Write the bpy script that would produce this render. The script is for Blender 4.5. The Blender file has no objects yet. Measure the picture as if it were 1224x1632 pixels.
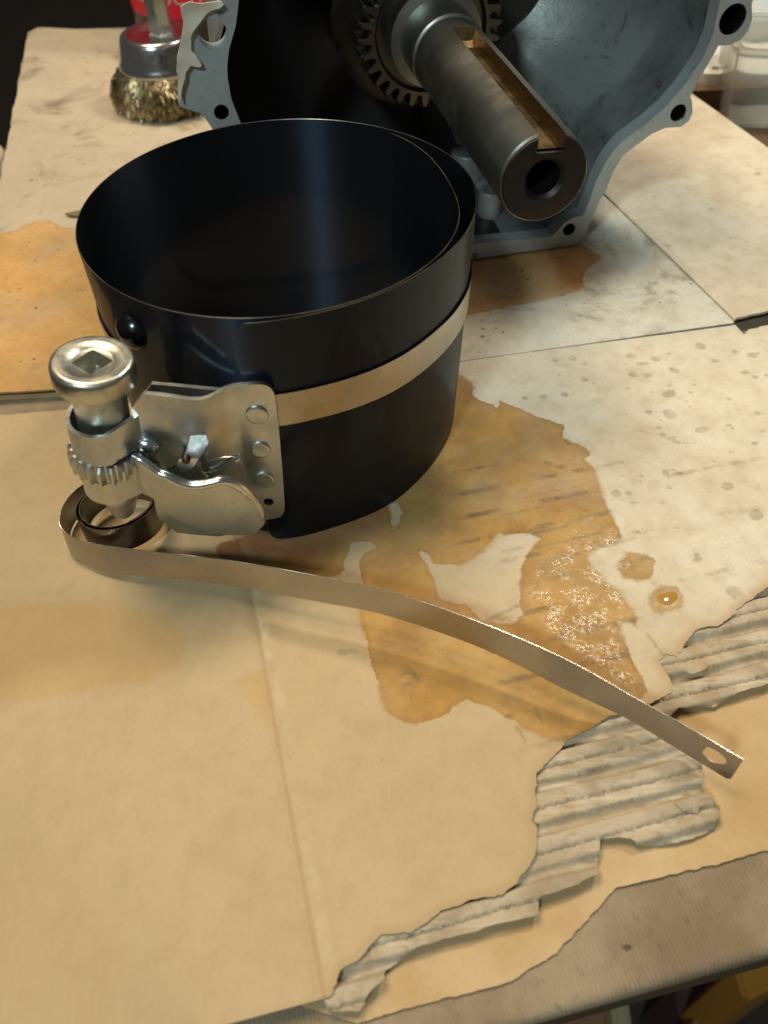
import bpy, bmesh, math, random
import numpy as np
from mathutils import Vector, Matrix, noise
from mathutils.geometry import delaunay_2d_cdt
random.seed(7); np.random.seed(7)
R = math.radians
SC = bpy.context.scene
COL = SC.collection
MM = 0.001                                   # everything below is written in millimetres

# ------------------------------------------------------------------ camera
F, PITCH, ROLL, HC = 1340.0, R(48.36198), R(-2.06455), 200.761   # focal (photo pixels), tilt, roll, height over the card
cam_d = bpy.data.cameras.new('camera'); cam = bpy.data.objects.new('camera', cam_d); COL.objects.link(cam)
cam.matrix_world = Matrix.Translation((0, 0, HC*MM)) @ Matrix.Rotation(math.pi/2-PITCH, 4, 'X') @ Matrix.Rotation(ROLL, 4, 'Z')
cam_d.sensor_fit = 'VERTICAL'; cam_d.sensor_height = 36; cam_d.sensor_width = 27
cam_d.lens = F/1632*36
cam_d.clip_start = 0.005; cam_d.clip_end = 30
cam_d.dof.use_dof = True; cam_d.dof.focus_distance = 0.262; cam_d.dof.aperture_fstop = 15
SC.camera = cam
SC.render.resolution_x, SC.render.resolution_y = 768, 1024

# ------------------------------------------------------------------ world, lamps, exposure
w = bpy.data.worlds.new('World'); SC.world = w; w.use_nodes = True
bg = w.node_tree.nodes['Background']; bg.inputs[0].default_value = (0.72, 0.66, 0.58, 1); bg.inputs[1].default_value = 0.14

def lamp(name, loc, target, size, power, col):
    l = bpy.data.lights.new(name, 'AREA'); l.shape = 'DISK'; l.size = size; l.energy = power; l.color = col
    o = bpy.data.objects.new(name, l); COL.objects.link(o)
    o.location = Vector(loc)*MM
    o.rotation_euler = (Vector(target)-Vector(loc)).to_track_quat('-Z', 'Y').to_euler()
    return o
lamp('warm_work_lamp', (280, 505, 620), (40, 160, 0), 0.10, 2.9, (1.0, 0.90, 0.72))
lamp('cool_shop_light', (-560, -1010, 1330), (0, 200, 0), 0.22, 16.0, (0.82, 1.0, 0.96))
lamp('ceiling_lamp', (-340, 510, 1260), (-30, 200, 0), 0.6, 15.0, (1.0, 0.79, 0.52))
vs = SC.view_settings
vs.view_transform = 'Standard'; vs.look = 'None'; vs.exposure = -0.2; vs.gamma = 1.0; vs.use_curve_mapping = False

# ------------------------------------------------------------------ pixel -> place helpers
def rays(px, py):
    u = px-612.0; v = -(py-816.0)
    c, s = math.cos(ROLL), math.sin(ROLL); u, v = c*u-s*v, s*u+c*v
    return Vector((u, F*math.cos(PITCH)+v*math.sin(PITCH), -F*math.sin(PITCH)+v*math.cos(PITCH)))
EYE = Vector((0, 0, HC))
def g(px, py, z=0.0):                        # on a level plane
    r = rays(px, py); t = (z-HC)/r.z
    return Vector((r.x*t, r.y*t, z))
def onp(px, py, P0, n):                      # on any plane
    r = rays(px, py); return EYE + r*((P0-EYE).dot(n)/r.dot(n))
def gl(pts, z=0.0): return [tuple(g(x, y, z)[:2]) for x, y in pts]

# ------------------------------------------------------------------ objects and meshes
def put(o, parent=None):
    COL.objects.link(o)
    if parent: o.parent = parent
    return o
def thing(name, label, cat, group=None, loc=(0, 0, 0)):
    o = bpy.data.objects.new(name, None); o.empty_display_size = .01; put(o); o.location = Vector(loc)*MM
    o['label'] = label; o['category'] = cat
    if group: o['group'] = group
    return o
def tag(o, label, cat, group=None):
    o['label'] = label; o['category'] = cat
    if group: o['group'] = group
    return o
def mesh(name, V, Fc, mat, parent=None, smooth=True, kind=None, angle=40, org=None):
    """V in world millimetres; the object's origin sits at its parent's place"""
    off = Vector(parent.location)/MM if parent else (Vector(org) if org else Vector((0, 0, 0)))
    if parent and parent.parent: off += Vector(parent.parent.location)/MM
    me = bpy.data.meshes.new(name)
    me.from_pydata([((v[0]-off.x)*MM, (v[1]-off.y)*MM, (v[2]-off.z)*MM) for v in V], [], Fc)
    me.validate(); me.materials.append(mat)
    o = bpy.data.objects.new(name, me); put(o, parent)
    if not parent: o.location = off*MM
    if smooth:
        me.polygons.foreach_set('use_smooth', [True]*len(me.polygons))
        try: me.set_sharp_from_angle(angle=R(angle))
        except Exception: pass
    if kind: o['kind'] = kind
    me.update()
    return o
class MB:
    def __init__(s): s.V = []; s.F = []
    def add(s, V, Fc):
        n = len(s.V); s.V += [tuple(v) for v in V]; s.F += [tuple(i+n for i in f) for f in Fc]; return s
    def build(s, *a, **k): return mesh(a[0], s.V, s.F, *a[1:], **k)
def frame(axis):
    a = Vector(axis).normalized(); h = Vector((0, 0, 1)) if abs(a.z) < .9 else Vector((1, 0, 0))
    x = h.cross(a).normalized(); return x, a.cross(x), a
def lathe(P0, axis, prof, seg=48, xdir=None, cap0=True):
    """prof: list of (radius, distance along axis)"""
    x, y, a = frame(axis)
    if xdir is not None: x = (Vector(xdir)-a*Vector(xdir).dot(a)).normalized(); y = a.cross(x)
    P0 = Vector(P0); V = []; Fc = []
    for r, h in prof:
        for i in range(seg):
            t = 2*math.pi*i/seg; V.append(P0+a*h+(x*math.cos(t)+y*math.sin(t))*r)
    for k in range(len(prof)-1):
        for i in range(seg):
            j = (i+1) % seg; Fc.append((k*seg+i, k*seg+j, (k+1)*seg+j, (k+1)*seg+i))
    if cap0 and prof[0][0] > 0: Fc.append(tuple(range(seg-1, -1, -1)))
    if prof[-1][0] > 0: Fc.append(tuple((len(prof)-1)*seg+i for i in range(seg)))
    return V, Fc
def tube(pts, r, seg=10, cap=True):
    pts = [Vector(p) for p in pts]; V = []; Fc = []; n = len(pts); up = None
    rr = r if isinstance(r, (list, tuple)) else [r]*n
    for i, p in enumerate(pts):
        d = (pts[min(i+1, n-1)]-pts[max(i-1, 0)]).normalized()
        if up is None: up = frame(d)[0]
        up = (up-d*up.dot(d)).normalized(); s = d.cross(up)
        for k in range(seg):
            t = 2*math.pi*k/seg; V.append(p+(up*math.cos(t)+s*math.sin(t))*rr[i])
    for i in range(n-1):
        for k in range(seg):
            j = (k+1) % seg; Fc.append((i*seg+k, i*seg+j, (i+1)*seg+j, (i+1)*seg+k))
    if cap: Fc += [tuple(range(seg-1, -1, -1)), tuple((n-1)*seg+k for k in range(seg))]
    return V, Fc
def box(lo, hi):
    (a, b, c), (d, e, f) = lo, hi
    V = [(a, b, c), (d, b, c), (d, e, c), (a, e, c), (a, b, f), (d, b, f), (d, e, f), (a, e, f)]
    return V, [(0, 3, 2, 1), (4, 5, 6, 7), (0, 1, 5, 4), (1, 2, 6, 5), (2, 3, 7, 6), (3, 0, 4, 7)]
def catmull(pts, n=8, closed=False):
    P = [Vector(p) for p in pts]; m = len(P); out = []
    rng = range(m) if closed else range(m-1)
    for i in rng:
        if closed: p0, p1, p2, p3 = P[i-1], P[i], P[(i+1) % m], P[(i+2) % m]
        else: p0, p1, p2, p3 = P[max(i-1, 0)], P[i], P[i+1], P[min(i+2, m-1)]
        for k in range(n):
            t = k/n
            out.append(.5*((2*p1)+(p2-p0)*t+(2*p0-5*p1+4*p2-p3)*t*t+(3*p1-p0-3*p2+p3)*t**3))
    if not closed: out.append(P[-1])
    return out
# 2-D polygons
def inside(P, poly):
    P = np.asarray(P, float); q = np.asarray(poly, float); r = np.zeros(len(P), bool)
    x, y = P[:, 0], P[:, 1]; x1, y1 = q[-1]
    for x2, y2 in q:
        c = (y1 > y) != (y2 > y)
        if c.any():
            with np.errstate(all='ignore'): r ^= c & (x < (x2-x1)*(y-y1)/(y2-y1)+x1)
        x1, y1 = x2, y2
    return r
def seg_dist(P, A, B):
    d = B-A; L = max((d*d).sum(), 1e-9); t = np.clip(((P-A)@d)/L, 0, 1)
    return np.hypot(*(P-A-t[:, None]*d).T)
def sdf(P, poly):                            # positive inside, mm
    P = np.asarray(P, float); q = np.asarray(poly, float); D = np.full(len(P), 1e9)
    for i in range(len(q)): D = np.minimum(D, seg_dist(P, q[i-1], q[i]))
    return np.where(inside(P, q), D, -D)
def rough_edge(pts, step, amp, seed=0):
    """resample an open or closed outline and make it ragged like torn paper"""
    out = []
    for i in range(len(pts)-1):
        a, b = Vector(pts[i]).to_2d(), Vector(pts[i+1]).to_2d(); n = max(1, int((b-a).length/step))
        for k in range(n):
            p = a.lerp(b, k/n); q = Vector((p.x*.35+seed, p.y*.35, seed*1.7)); q2 = Vector((p.x*1.3+seed, p.y*1.3, seed+5.))
            d = noise.noise_vector(q)*amp+noise.noise_vector(q2)*amp*.45; out.append((p.x+d.x, p.y+d.y))
    out.append(tuple(pts[-1][:2])); return out
def cdt(poly, res, holes=(), jit=.25):
    poly = [tuple(p[:2]) for p in poly]
    A = np.array(poly); lo, hi = A.min(0), A.max(0)
    xs = np.arange(lo[0]+res*.5, hi[0], res); ys = np.arange(lo[1]+res*.5, hi[1], res)
    G = np.stack(np.meshgrid(xs, ys), -1).reshape(-1, 2)
    G = G+(np.random.rand(*G.shape)-.5)*res*jit*2
    if len(G):
        d = sdf(G, poly); G = G[d > res*.45]
        for h in holes: G = G[sdf(G, h) < -res*.35]
    V = list(poly); E = [(i, (i+1) % len(poly)) for i in range(len(poly))]
    for h in holes:
        n = len(V); V += [tuple(p[:2]) for p in h]; E += [(n+i, n+(i+1) % len(h)) for i in range(len(h))]
    V += [tuple(p) for p in G]
    ov, oe, of, _, _, _ = delaunay_2d_cdt([Vector(v) for v in V], E, [], 0, 1e-5)
    ov = np.array([tuple(v) for v in ov]); of = [tuple(f) for f in of]
    cen = np.array([ov[list(f)].mean(0) for f in of])
    keep = inside(cen, poly)
    for h in holes: keep &= ~inside(cen, h)
    of = [f for f, k in zip(of, keep) if k]
    used = sorted({i for f in of for i in f}); mp = {o: n for n, o in enumerate(used)}
    return ov[used], [tuple(mp[i] for i in f) for f in of]
def sheet(poly, res, fmap, th, holes=()):
    """fmap(a,b,side) -> 3D point, side 0 front 1 back (th millimetres behind)"""
    P, T = cdt(poly, res, holes)
    # orientation
    a, b, c = (P[i] for i in T[0]); 
    def area(f): p, q, r = (P[i] for i in f); return (q[0]-p[0])*(r[1]-p[1])-(q[1]-p[1])*(r[0]-p[0])
    T = [f if area(f) > 0 else f[::-1] for f in T]
    n = len(P)
    V = [fmap(p[0], p[1], 0.) for p in P]+[fmap(p[0], p[1], th) for p in P]
    Fc = list(T)+[tuple(i+n for i in f[::-1]) for f in T]
    ed = {}
    for f in T:
        for i in range(3): ed[(f[i], f[(i+1) % 3])] = 1
    for (i, j) in ed:
        if (j, i) not in ed: Fc.append((i, i+n, j+n, j))
    return P, V, Fc
def circ(cx, cy, r, n=20): return [(cx+r*math.cos(2*math.pi*i/n), cy+r*math.sin(2*math.pi*i/n)) for i in range(n)]

# ------------------------------------------------------------------ materials
class NT:
    def __init__(s, name):
        s.m = bpy.data.materials.new(name); s.m.use_nodes = True; s.t = s.m.node_tree; s.n = s.t.nodes; s.l = s.t.links
        s.b = s.n['Principled BSDF']; s.out = s.n['Material Output']
    def node(s, ty, **kw):
        n = s.n.new(ty)
        for k, v in kw.items(): setattr(n, k, v)
        return n
    def set(s, sock, v):
        if v is None: return
        if hasattr(v, 'is_linked') or isinstance(v, bpy.types.NodeSocket): s.l.new(v, sock)
        else: sock.default_value = v
    def coord(s): return s.node('ShaderNodeTexCoord').outputs['Object']
    def noise(s, scale, detail=4, rough=.55, vec=None, dist=0., out='Fac'):
        n = s.node('ShaderNodeTexNoise'); n.inputs['Scale'].default_value = scale; n.inputs['Detail'].default_value = detail
        n.inputs['Roughness'].default_value = rough; n.inputs['Distortion'].default_value = dist
        s.l.new(vec if vec is not None else s.coord(), n.inputs['Vector']); return n.outputs[out]
    def map(s, v, scale=(1, 1, 1), rot=(0, 0, 0)):
        n = s.node('ShaderNodeMapping'); n.inputs['Scale'].default_value = scale; n.inputs['Rotation'].default_value = rot
        s.l.new(v, n.inputs['Vector']); return n.outputs[0]
    def math(s, op, a, b=None, c=None, clamp=False):
        n = s.node('ShaderNodeMath', operation=op, use_clamp=clamp); s.set(n.inputs[0], a); s.set(n.inputs[1], b); s.set(n.inputs[2], c); return n.outputs[0]
    def ramp(s, v, lo, hi, a=0., b=1.):
        n = s.node('ShaderNodeMapRange', interpolation_type='SMOOTHSTEP')
        s.set(n.inputs['Value'], v); s.set(n.inputs['From Min'], lo); s.set(n.inputs['From Max'], hi); s.set(n.inputs['To Min'], a); s.set(n.inputs['To Max'], b); return n.outputs[0]
    def mix(s, f, a, b, blend='MIX'):
        n = s.node('ShaderNodeMix', data_type='RGBA', blend_type=blend)
        s.set(n.inputs[0], f); s.set(n.inputs[6], (*a, 1) if isinstance(a, tuple) and len(a) == 3 else a); s.set(n.inputs[7], (*b, 1) if isinstance(b, tuple) and len(b) == 3 else b); return n.outputs[2]
    def attr(s, name): return s.node('ShaderNodeAttribute', attribute_name=name).outputs['Fac']
    def bump(s, h, strength, dist, prev=None):
        n = s.node('ShaderNodeBump'); n.inputs['Strength'].default_value = strength; n.inputs['Distance'].default_value = dist*MM
        s.l.new(h, n.inputs['Height'])
        if prev is not None: s.l.new(prev, n.inputs['Normal'])
        return n.outputs[0]
    def fin(s, col=None, rough=None, metal=None, nrm=None, spec=None, **kw):
        b = s.b
        s.set(b.inputs['Base Color'], (*col, 1) if isinstance(col, tuple) and len(col) == 3 else col)
        s.set(b.inputs['Roughness'], rough); s.set(b.inputs['Metallic'], metal); s.set(b.inputs['Specular IOR Level'], spec)
        if nrm is not None: s.l.new(nrm, b.inputs['Normal'])
        for k, v in kw.items(): s.set(b.inputs[k.replace('_', ' ')], v)
        return s.m

def m_metal(name, col, rough, var=.35, nscale=90, dirt=.25, dcol=(.10, .08, .05), bump=.15, grain=None):
    s = NT(name); v = s.coord()
    n1 = s.noise(nscale, 5, .6, v); n2 = s.noise(nscale*6, 4, .6, v); n3 = s.noise(nscale*.35, 4, .6, v)
    c = s.mix(s.ramp(n1, .3, .75, 0, var), col, tuple(x*.62 for x in col))
    c = s.mix(s.math('MULTIPLY', s.ramp(n2, .55, .8), s.ramp(n3, .4, .7, 0, dirt)), c, dcol)
    r = s.math('ADD', s.ramp(n1, .3, .8, rough*.75, rough*1.3), s.ramp(n2, .5, .8, 0, .12))
    h = n2
    if grain: h = s.noise(1, 3, .6, s.map(v, grain))
    return s.fin(c, r, 1.0, s.bump(h, bump, .25))

def m_plain(name, col, rough=.5, var=.25, scale=60, metal=0., bump=.1, bs=400, **kw):
    s = NT(name); v = s.coord(); n = s.noise(scale, 5, .6, v)
    c = s.mix(s.ramp(n, .3, .75, 0, var), col, tuple(x*.5 for x in col))
    return s.fin(c, rough, metal, s.bump(s.noise(bs, 3, .6, v), bump, .3), **kw)

# cardboard: stain, wet, pale and grime are distances (mm, positive inside) stored on the sheet's points
def m_card(name, kraft, pale, dusty, specks, oil_a=(.47, .265, .060), oil_b=(.32, .165, .038)):
    s = NT(name); v = s.coord()
    big = s.noise(9, 3, .5, v); mid = s.noise(45, 4, .6, v); fine = s.noise(900, 4, .65, v); edge = s.noise(260, 5, .65, v)
    fib = s.noise(1, 4, .7, s.map(v, (700, 160, 160), (0, 0, R(12))))
    wob = s.math('MULTIPLY', s.math('SUBTRACT', edge, .5), 3.2)
    wob2 = s.math('MULTIPLY', s.math('SUBTRACT', s.noise(75, 4, .6, v), .5), 5.)
    c = s.mix(s.ramp(big, .35, .68), kraft, tuple(a*.90 for a in kraft))
    pl = s.ramp(s.math('ADD', s.attr('pale'), s.math('MULTIPLY', wob2, 3.)), -42., 40.)
    c = s.mix(pl, c, pale)
    c = s.mix(s.ramp(s.noise(130, 5, .7, v), .40, .75, 0, .34), c, tuple(a*k for a, k in zip(kraft, (.74, .68, .60))))
    c = s.mix(s.ramp(s.noise(16, 5, .62, v, .6), .50, .72, 0, .30), c, tuple(a*k for a, k in zip(kraft, (.82, .72, .58))))
    fl_ = s.ramp(s.attr('groove'), .35, 1.5, 1, 0)
    c = s.mix(s.math('MULTIPLY', fl_, s.ramp(s.noise(65, 4, .65, v), .50, .68, 0, .42)), c, (.22, .16, .10))
    c = s.mix(s.ramp(mid, .42, .72, 0, .30), c, tuple(a*.72 for a in kraft))
    c = s.mix(s.ramp(fib, .5, .78, 0, .09), c, tuple(min(1, a*1.5) for a in kraft))
    c = s.mix(s.ramp(fine, .52, .8, 0, .25), c, tuple(a*.62 for a in kraft))
    c = s.mix(s.math('MULTIPLY', s.ramp(s.noise(24, 6, .72, v, .5), .48, .70), dusty), c, (.16, .13, .09))
    # soft golden-brown patches
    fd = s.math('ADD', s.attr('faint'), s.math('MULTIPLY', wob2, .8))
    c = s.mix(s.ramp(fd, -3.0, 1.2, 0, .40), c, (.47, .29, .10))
    td = s.math('ADD', s.attr('tear'), s.math('MULTIPLY', wob, .5))
    c = s.mix(s.ramp(td, .2, 2.8, .6, 0), c, (.36, .265, .15))
    c = s.mix(s.ramp(td, 1., 7., .3, 0), c, (.50, .36, .20))
    cd = s.attr('crease')
    cw = s.math('MULTIPLY', s.ramp(cd, -4.5, -2.2), s.ramp(cd, -1.6, -.4, 1, 0))
    c = s.mix(s.math('MULTIPLY', cw, s.ramp(s.noise(50, 4, .6, v), .46, .66, 0, .5)), c, (.68, .60, .46))
    c = s.mix(s.math('MULTIPLY', s.ramp(s.math('ABSOLUTE', cd), .25, .9, 1, 0), .35), c, (.30, .19, .09))
    # oil
    sd = s.math('ADD', s.attr('stain'), wob)
    soft = s.ramp(s.noise(34, 2, .5, v), .42, .62, .16, 1.3)               # crisp here, feathered there
    oil = s.ramp(sd, s.math('MULTIPLY', soft, -1.), soft)
    blot = s.noise(60, 5, .62, v, .3)
    oc = s.mix(s.ramp(blot, .36, .66), oil_a, oil_b)
    oc = s.mix(s.ramp(mid, .5, .72, 0, .35), oc, (.54, .345, .135))
    oc = s.mix(s.ramp(s.math('ADD', s.attr('dark'), wob2), -8., 3., 0, .9), oc, (.19, .05, .018))
    oc = s.mix(s.ramp(fine, .5, .8, 0, .35), oc, (.19, .10, .03))
    rim = s.math('MULTIPLY', s.ramp(sd, -.2, .3), s.ramp(sd, .3, 1.7, 1, 0))
    oc = s.mix(s.math('MULTIPLY', rim, .35), oc, (.22, .10, .03))
    oc = s.mix(s.math('MULTIPLY', fl_, s.ramp(s.noise(80, 4, .65, v), .42, .60, 0, .8)), oc, (.13, .075, .028))
    oc = s.mix(s.ramp(s.noise(21, 4, .6, v), .45, .66, 0, .42), oc, (.34, .245, .11))
    oc = s.mix(s.ramp(s.noise(330, 5, .75, v), .45, .8, 0, .5), oc, (.24, .135, .045))
    c = s.mix(s.math('MULTIPLY', oil, s.ramp(s.noise(26, 4, .6, v), .32, .62, .70, .97)), c, oc)
    # grime spots
    gd = s.math('ADD', s.attr('grime'), s.math('MULTIPLY', s.math('SUBTRACT', edge, .5), .9))
    c = s.mix(s.math('MULTIPLY', s.ramp(gd, -.38, .25, 0, .42), s.ramp(s.noise(120, 3, .6, v), .3, .6, .35, 1.)), c, (.13, .11, .08))
    if specks:
        vo = s.node('ShaderNodeTexVoronoi'); vo.inputs['Scale'].default_value = 230; vo.inputs['Randomness'].default_value = 1; s.l.new(v, vo.inputs['Vector'])
        sp = s.ramp(s.math('ADD', vo.outputs['Distance'], s.math('MULTIPLY', s.math('SUBTRACT', edge, .5), .35)), .08, .2, 1, 0)
        sp = s.math('MULTIPLY', sp, s.ramp(s.noise(55, 3, .6, v), .5, .62))
        c = s.mix(s.math('MULTIPLY', sp, specks), c, (.09, .075, .05))
    wd = s.math('ADD', s.attr('wet'), wob)
    wet = s.math('MULTIPLY', s.math('MULTIPLY', s.ramp(wd, -.5, 3.5), oil), s.math('MULTIPLY', s.ramp(s.noise(110, 3, .6, v), .36, .58), s.ramp(s.noise(900, 2, .5, v), .36, .60)))
    rough = s.mix(wet, s.mix(oil, (.82,)*3, (.62,)*3), (.14,)*3)
    rg = s.node('ShaderNodeSeparateColor'); s.l.new(rough, rg.inputs[0])
    b1 = s.bump(s.math('ADD', fine, s.math('MULTIPLY', fib, .6)), .35, .35)
    glit = s.noise(1500, 2, .5, v)
    nb = s.node('ShaderNodeBump'); s.l.new(s.math('MULTIPLY', wet, .34), nb.inputs['Strength']); nb.inputs['Distance'].default_value = .4*MM
    s.l.new(glit, nb.inputs['Height']); s.l.new(b1, nb.inputs['Normal'])
    return s.fin(c, rg.outputs[0], 0., nb.outputs[0], s.math('ADD', .25, s.math('MULTIPLY', wet, .5)))
KRAFT = (.51, .388, .235); PALE = (.66, .62, .52)
M = {}
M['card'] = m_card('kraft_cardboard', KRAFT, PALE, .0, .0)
M['card_back'] = m_card('dusty_cardboard', (.53, .45, .345), (.66, .65, .585), .85, .9, (.60, .35, .13), (.52, .28, .09))
M['card_side'] = m_card('side_flap_cardboard', KRAFT, (.67, .62, .52), .12, .25, (.60, .38, .16), (.52, .31, .12))
def m_flute():
    s = NT('torn_fluting'); v = s.coord()
    a = s.noise(60, 5, .65, v, .5); b = s.noise(500, 4, .7, v); cc = s.noise(1, 4, .6, s.map(v, (26, 330, 200), (0, 0, R(-12))))
    c = s.mix(s.ramp(a, .36, .62), (.33, .265, .19), (.47, .40, .30))
    c = s.mix(s.ramp(cc, .52, .66, 0, .45), c, (.62, .57, .47))
    c = s.mix(s.ramp(s.noise(38, 4, .6, v), .58, .7, 0, .6), c, (.40, .26, .11))
    c = s.mix(s.ramp(s.noise(85, 4, .6, v), .66, .74, 0, .7), c, (.22, .20, .18))
    c = s.mix(s.ramp(b, .5, .8, 0, .4), c, (.16, .13, .10))
    return s.fin(c, .85, 0., s.bump(b, .3, .35), .2)
M['flute'] = m_flute()
def m_liner():
    s = NT('bare_liner'); v = s.coord()
    a = s.noise(40, 5, .6, v); b = s.noise(700, 4, .7, v)
    c = s.mix(s.ramp(a, .35, .7), (.54, .40, .235), (.46, .31, .155))
    c = s.mix(s.ramp(b, .5, .8, 0, .3), c, (.30, .19, .09))
    return s.fin(c, .8, 0., s.bump(b, .4, .35), .25)
M['liner'] = m_liner()
def m_torn():
    s = NT('torn_paper_edge'); v = s.coord(); b = s.noise(600, 4, .7, v)
    return s.fin(s.mix(s.ramp(b, .3, .7), (.50, .38, .22), (.28, .20, .12)), .9, 0., s.bump(b, .5, .4), .1)
M['torn'] = m_torn()
def m_mat():
    s = NT('ribbed_mat'); v = s.coord()
    wv = s.node('ShaderNodeTexWave', wave_type='BANDS', bands_direction='X'); wv.inputs['Scale'].default_value = 300; wv.inputs['Distortion'].default_value = 5
    wv.inputs['Detail'].default_value = 3; wv.inputs['Detail Scale'].default_value = 1.5; s.l.new(s.map(v, (1, 1, 1), (0, 0, R(-14))), wv.inputs['Vector'])
    a = s.noise(30, 5, .65, v); b = s.noise(420, 4, .7, v)
    c = s.mix(s.ramp(a, .33, .68), (.34, .27, .19), (.22, .165, .11))
    c = s.mix(s.math('MULTIPLY', s.ramp(wv.outputs['Fac'], .2, .7, 1, 0), s.ramp(s.noise(18, 3, .5, v), .40, .65, .0, .26)), c, (.12, .085, .055))
    c = s.mix(s.ramp(b, .55, .8, 0, .6), c, (.10, .08, .06))
    c = s.mix(s.ramp(s.noise(150, 4, .6, v), .66, .74, 0, .8), c, (.07, .055, .04))
    h = s.math('ADD', wv.outputs['Fac'], b)
    return s.fin(c, .92, 0., s.bump(h, .32, .5), .15)
M['mat'] = m_mat()
M['zinc'] = m_metal('zinc_plate', (.56, .60, .60), .40, .3, 110, .6, (.16, .13, .08), .12)
M['zinc_bright'] = m_metal('bright_zinc', (.70, .74, .75), .29, .25, 120, .4, (.16, .13, .08), .08)
M['zinc_head'] = m_metal('worn_zinc_head', (.60, .61, .56), .36, .45, 160, .9, (.12, .10, .06), .2)
M['steel_band'] = m_metal('spring_steel_band', (.46, .435, .39), .34, .25, 60, .3, (.2, .17, .13), .06, grain=(60, 60, 1500))
M['dark_reflect_band'] = m_metal('coil_steel_dark_reflection', (.17, .15, .13), .3, .4, 60, .4, (.05, .04, .03), .06, grain=(60, 60, 1500))  # old coil steel, with dark reflections put into its colour
M['shaft'] = m_metal('ground_shaft_steel', (.36, .375, .36), .36, .3, 14, .5, (.06, .05, .035), .03)
M['shaft_face'] = m_metal('dull_shaft_face', (.052, .05, .05), .55, .4, 80, .5, (.05, .04, .03), .2)
M['gear'] = m_metal('oily_gear_steel', (.09, .08, .07), .45, .4, 70, .5, (.05, .04, .03), .15)
M['key'] = m_metal('oily_keyway', (.20, .14, .065), .4, .5, 120, .6, (.08, .05, .02), .3)
M['edge'] = m_metal('bare_steel_edge', (.62, .58, .50), .3, .2, 90, .2)
def m_cast():
    s = NT('cast_aluminium'); v = s.coord()
    a = s.noise(35, 5, .65, v); b = s.noise(700, 4, .7, v); d = s.noise(70, 5, .7, v, .8)
    c = s.mix(s.ramp(a, .35, .68), (.30, .335, .345), (.155, .178, .188))
    c = s.mix(s.ramp(d, .56, .68, 0, .7), c, (.07, .075, .075))
    c = s.mix(s.ramp(b, .55, .8, 0, .35), c, (.10, .10, .10))
    return s.fin(c, s.ramp(a, .3, .7, .32, .55), .5, s.bump(s.math('ADD', b, s.math('MULTIPLY', d, 1.5)), .22, .5))
M['cast'] = m_cast()
def m_face():
    s = NT('machined_aluminium_face'); v = s.coord(); a = s.noise(40, 5, .65, v); b = s.noise(500, 4, .7, v)
    c = s.mix(s.ramp(a, .35, .68), (.43, .49, .515), (.34, .385, .405)); c = s.mix(s.ramp(b, .55, .8, 0, .35), c, (.10, .10, .10))
    c = s.mix(s.ramp(s.noise(180, 4, .6, v), .64, .72, 0, .7), c, (.07, .07, .065))
    return s.fin(c, .5, .25, s.bump(b, .2, .3))
M['face'] = m_face()
M['dark_case'] = m_plain('black_casting', (.018, .017, .017), .38, .4, 40, .2, .3)  # near-black copy of the casting for its left and deepest faces
M['gasket'] = m_plain('paper_gasket', (.74, .69, .57), .75, .25, 120)
ANI = .25
def m_blued():
    s = NT('blued_spring_steel'); v = s.coord()
    tg = s.node('ShaderNodeTangent', direction_type='RADIAL', axis='Z')
    n1 = s.noise(40, 5, .6, v); st = s.noise(1, 3, .6, s.map(v, (500, 500, 12)))
    c = s.mix(s.ramp(n1, .3, .7), (.006, .007, .010), (.004, .0045, .006))
    s.l.new(tg.outputs[0], s.b.inputs['Tangent'])
    return s.fin(c, s.ramp(n1, .3, .75, .40, .47), .15, s.bump(st, .04, .2), .44, Anisotropic=.98, Anisotropic_Rotation=ANI, Coat_Weight=.24, Coat_Roughness=.11, Specular_Tint=(.42, .62, 1., 1))
M['blued'] = m_blued()
M['blue_part'] = m_metal('blued_dimple', (.05, .055, .065), .22, .3, 60, .2)

# ------------------------------------------------------------------ setting: floor, bench, mat
A12 = R(12); TX = Vector((math.cos(A12), math.sin(A12), 0)); TY = Vector((-math.sin(A12), math.cos(A12), 0))   # bench directions
flo = mesh('floor', [(-3000, -2500, -740), (3000, -2500, -740), (3000, 5000, -740), (-3000, 5000, -740)], [(0, 1, 2, 3)],
           m_plain('dark_floor', (.045, .030, .022), .8, .6, 6), smooth=False); flo['kind'] = 'structure'
def slab(name, corners, z0, z1, mat, bev=2.0, kind=None):
    bm = bmesh.new(); b = [bm.verts.new((x*MM, y*MM, z0*MM)) for x, y in corners]; t = [bm.verts.new((x*MM, y*MM, z1*MM)) for x, y in corners]
    n = len(b); bm.faces.new(t); bm.faces.new(b[::-1])
    for i in range(n): bm.faces.new((b[i], b[(i+1) % n], t[(i+1) % n], t[i]))
    bmesh.ops.recalc_face_normals(bm, faces=bm.faces)
    bmesh.ops.bevel(bm, geom=list(bm.edges), offset=bev*MM, segments=4, affect='EDGES', profile=.5)
    me = bpy.data.meshes.new(name); bm.to_mesh(me); bm.free(); me.materials.append(mat)
    me.polygons.foreach_set('use_smooth', [True]*len(me.polygons)); me.set_sharp_from_angle(angle=R(50))
    o = put(bpy.data.objects.new(name, me))
    if kind: o['kind'] = kind
    return o
fl0, fl1 = g(839, 1632, -7), g(1224, 1524, -7)              # visible front edge of the mat
ev = (fl1-fl0).normalized(); nv = Vector((-ev.y, ev.x, 0))
FL = fl0-ev*170; FR = fl0+ev*480
LE0, LE1 = Vector((-156, 245)), Vector((-226, 619))           # left edge of bench and card
BL = (-222, 612); BRr = (330, 640)
slab('bench_top', [tuple((FL+nv*3)[:2]), tuple((FR+nv*3)[:2]), BRr, BL], -42, -11.2, m_plain('brown_bench_wood', (.11, .065, .035), .7, .6, 12, bump=.3, bs=160), 1.5, 'structure')
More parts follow.
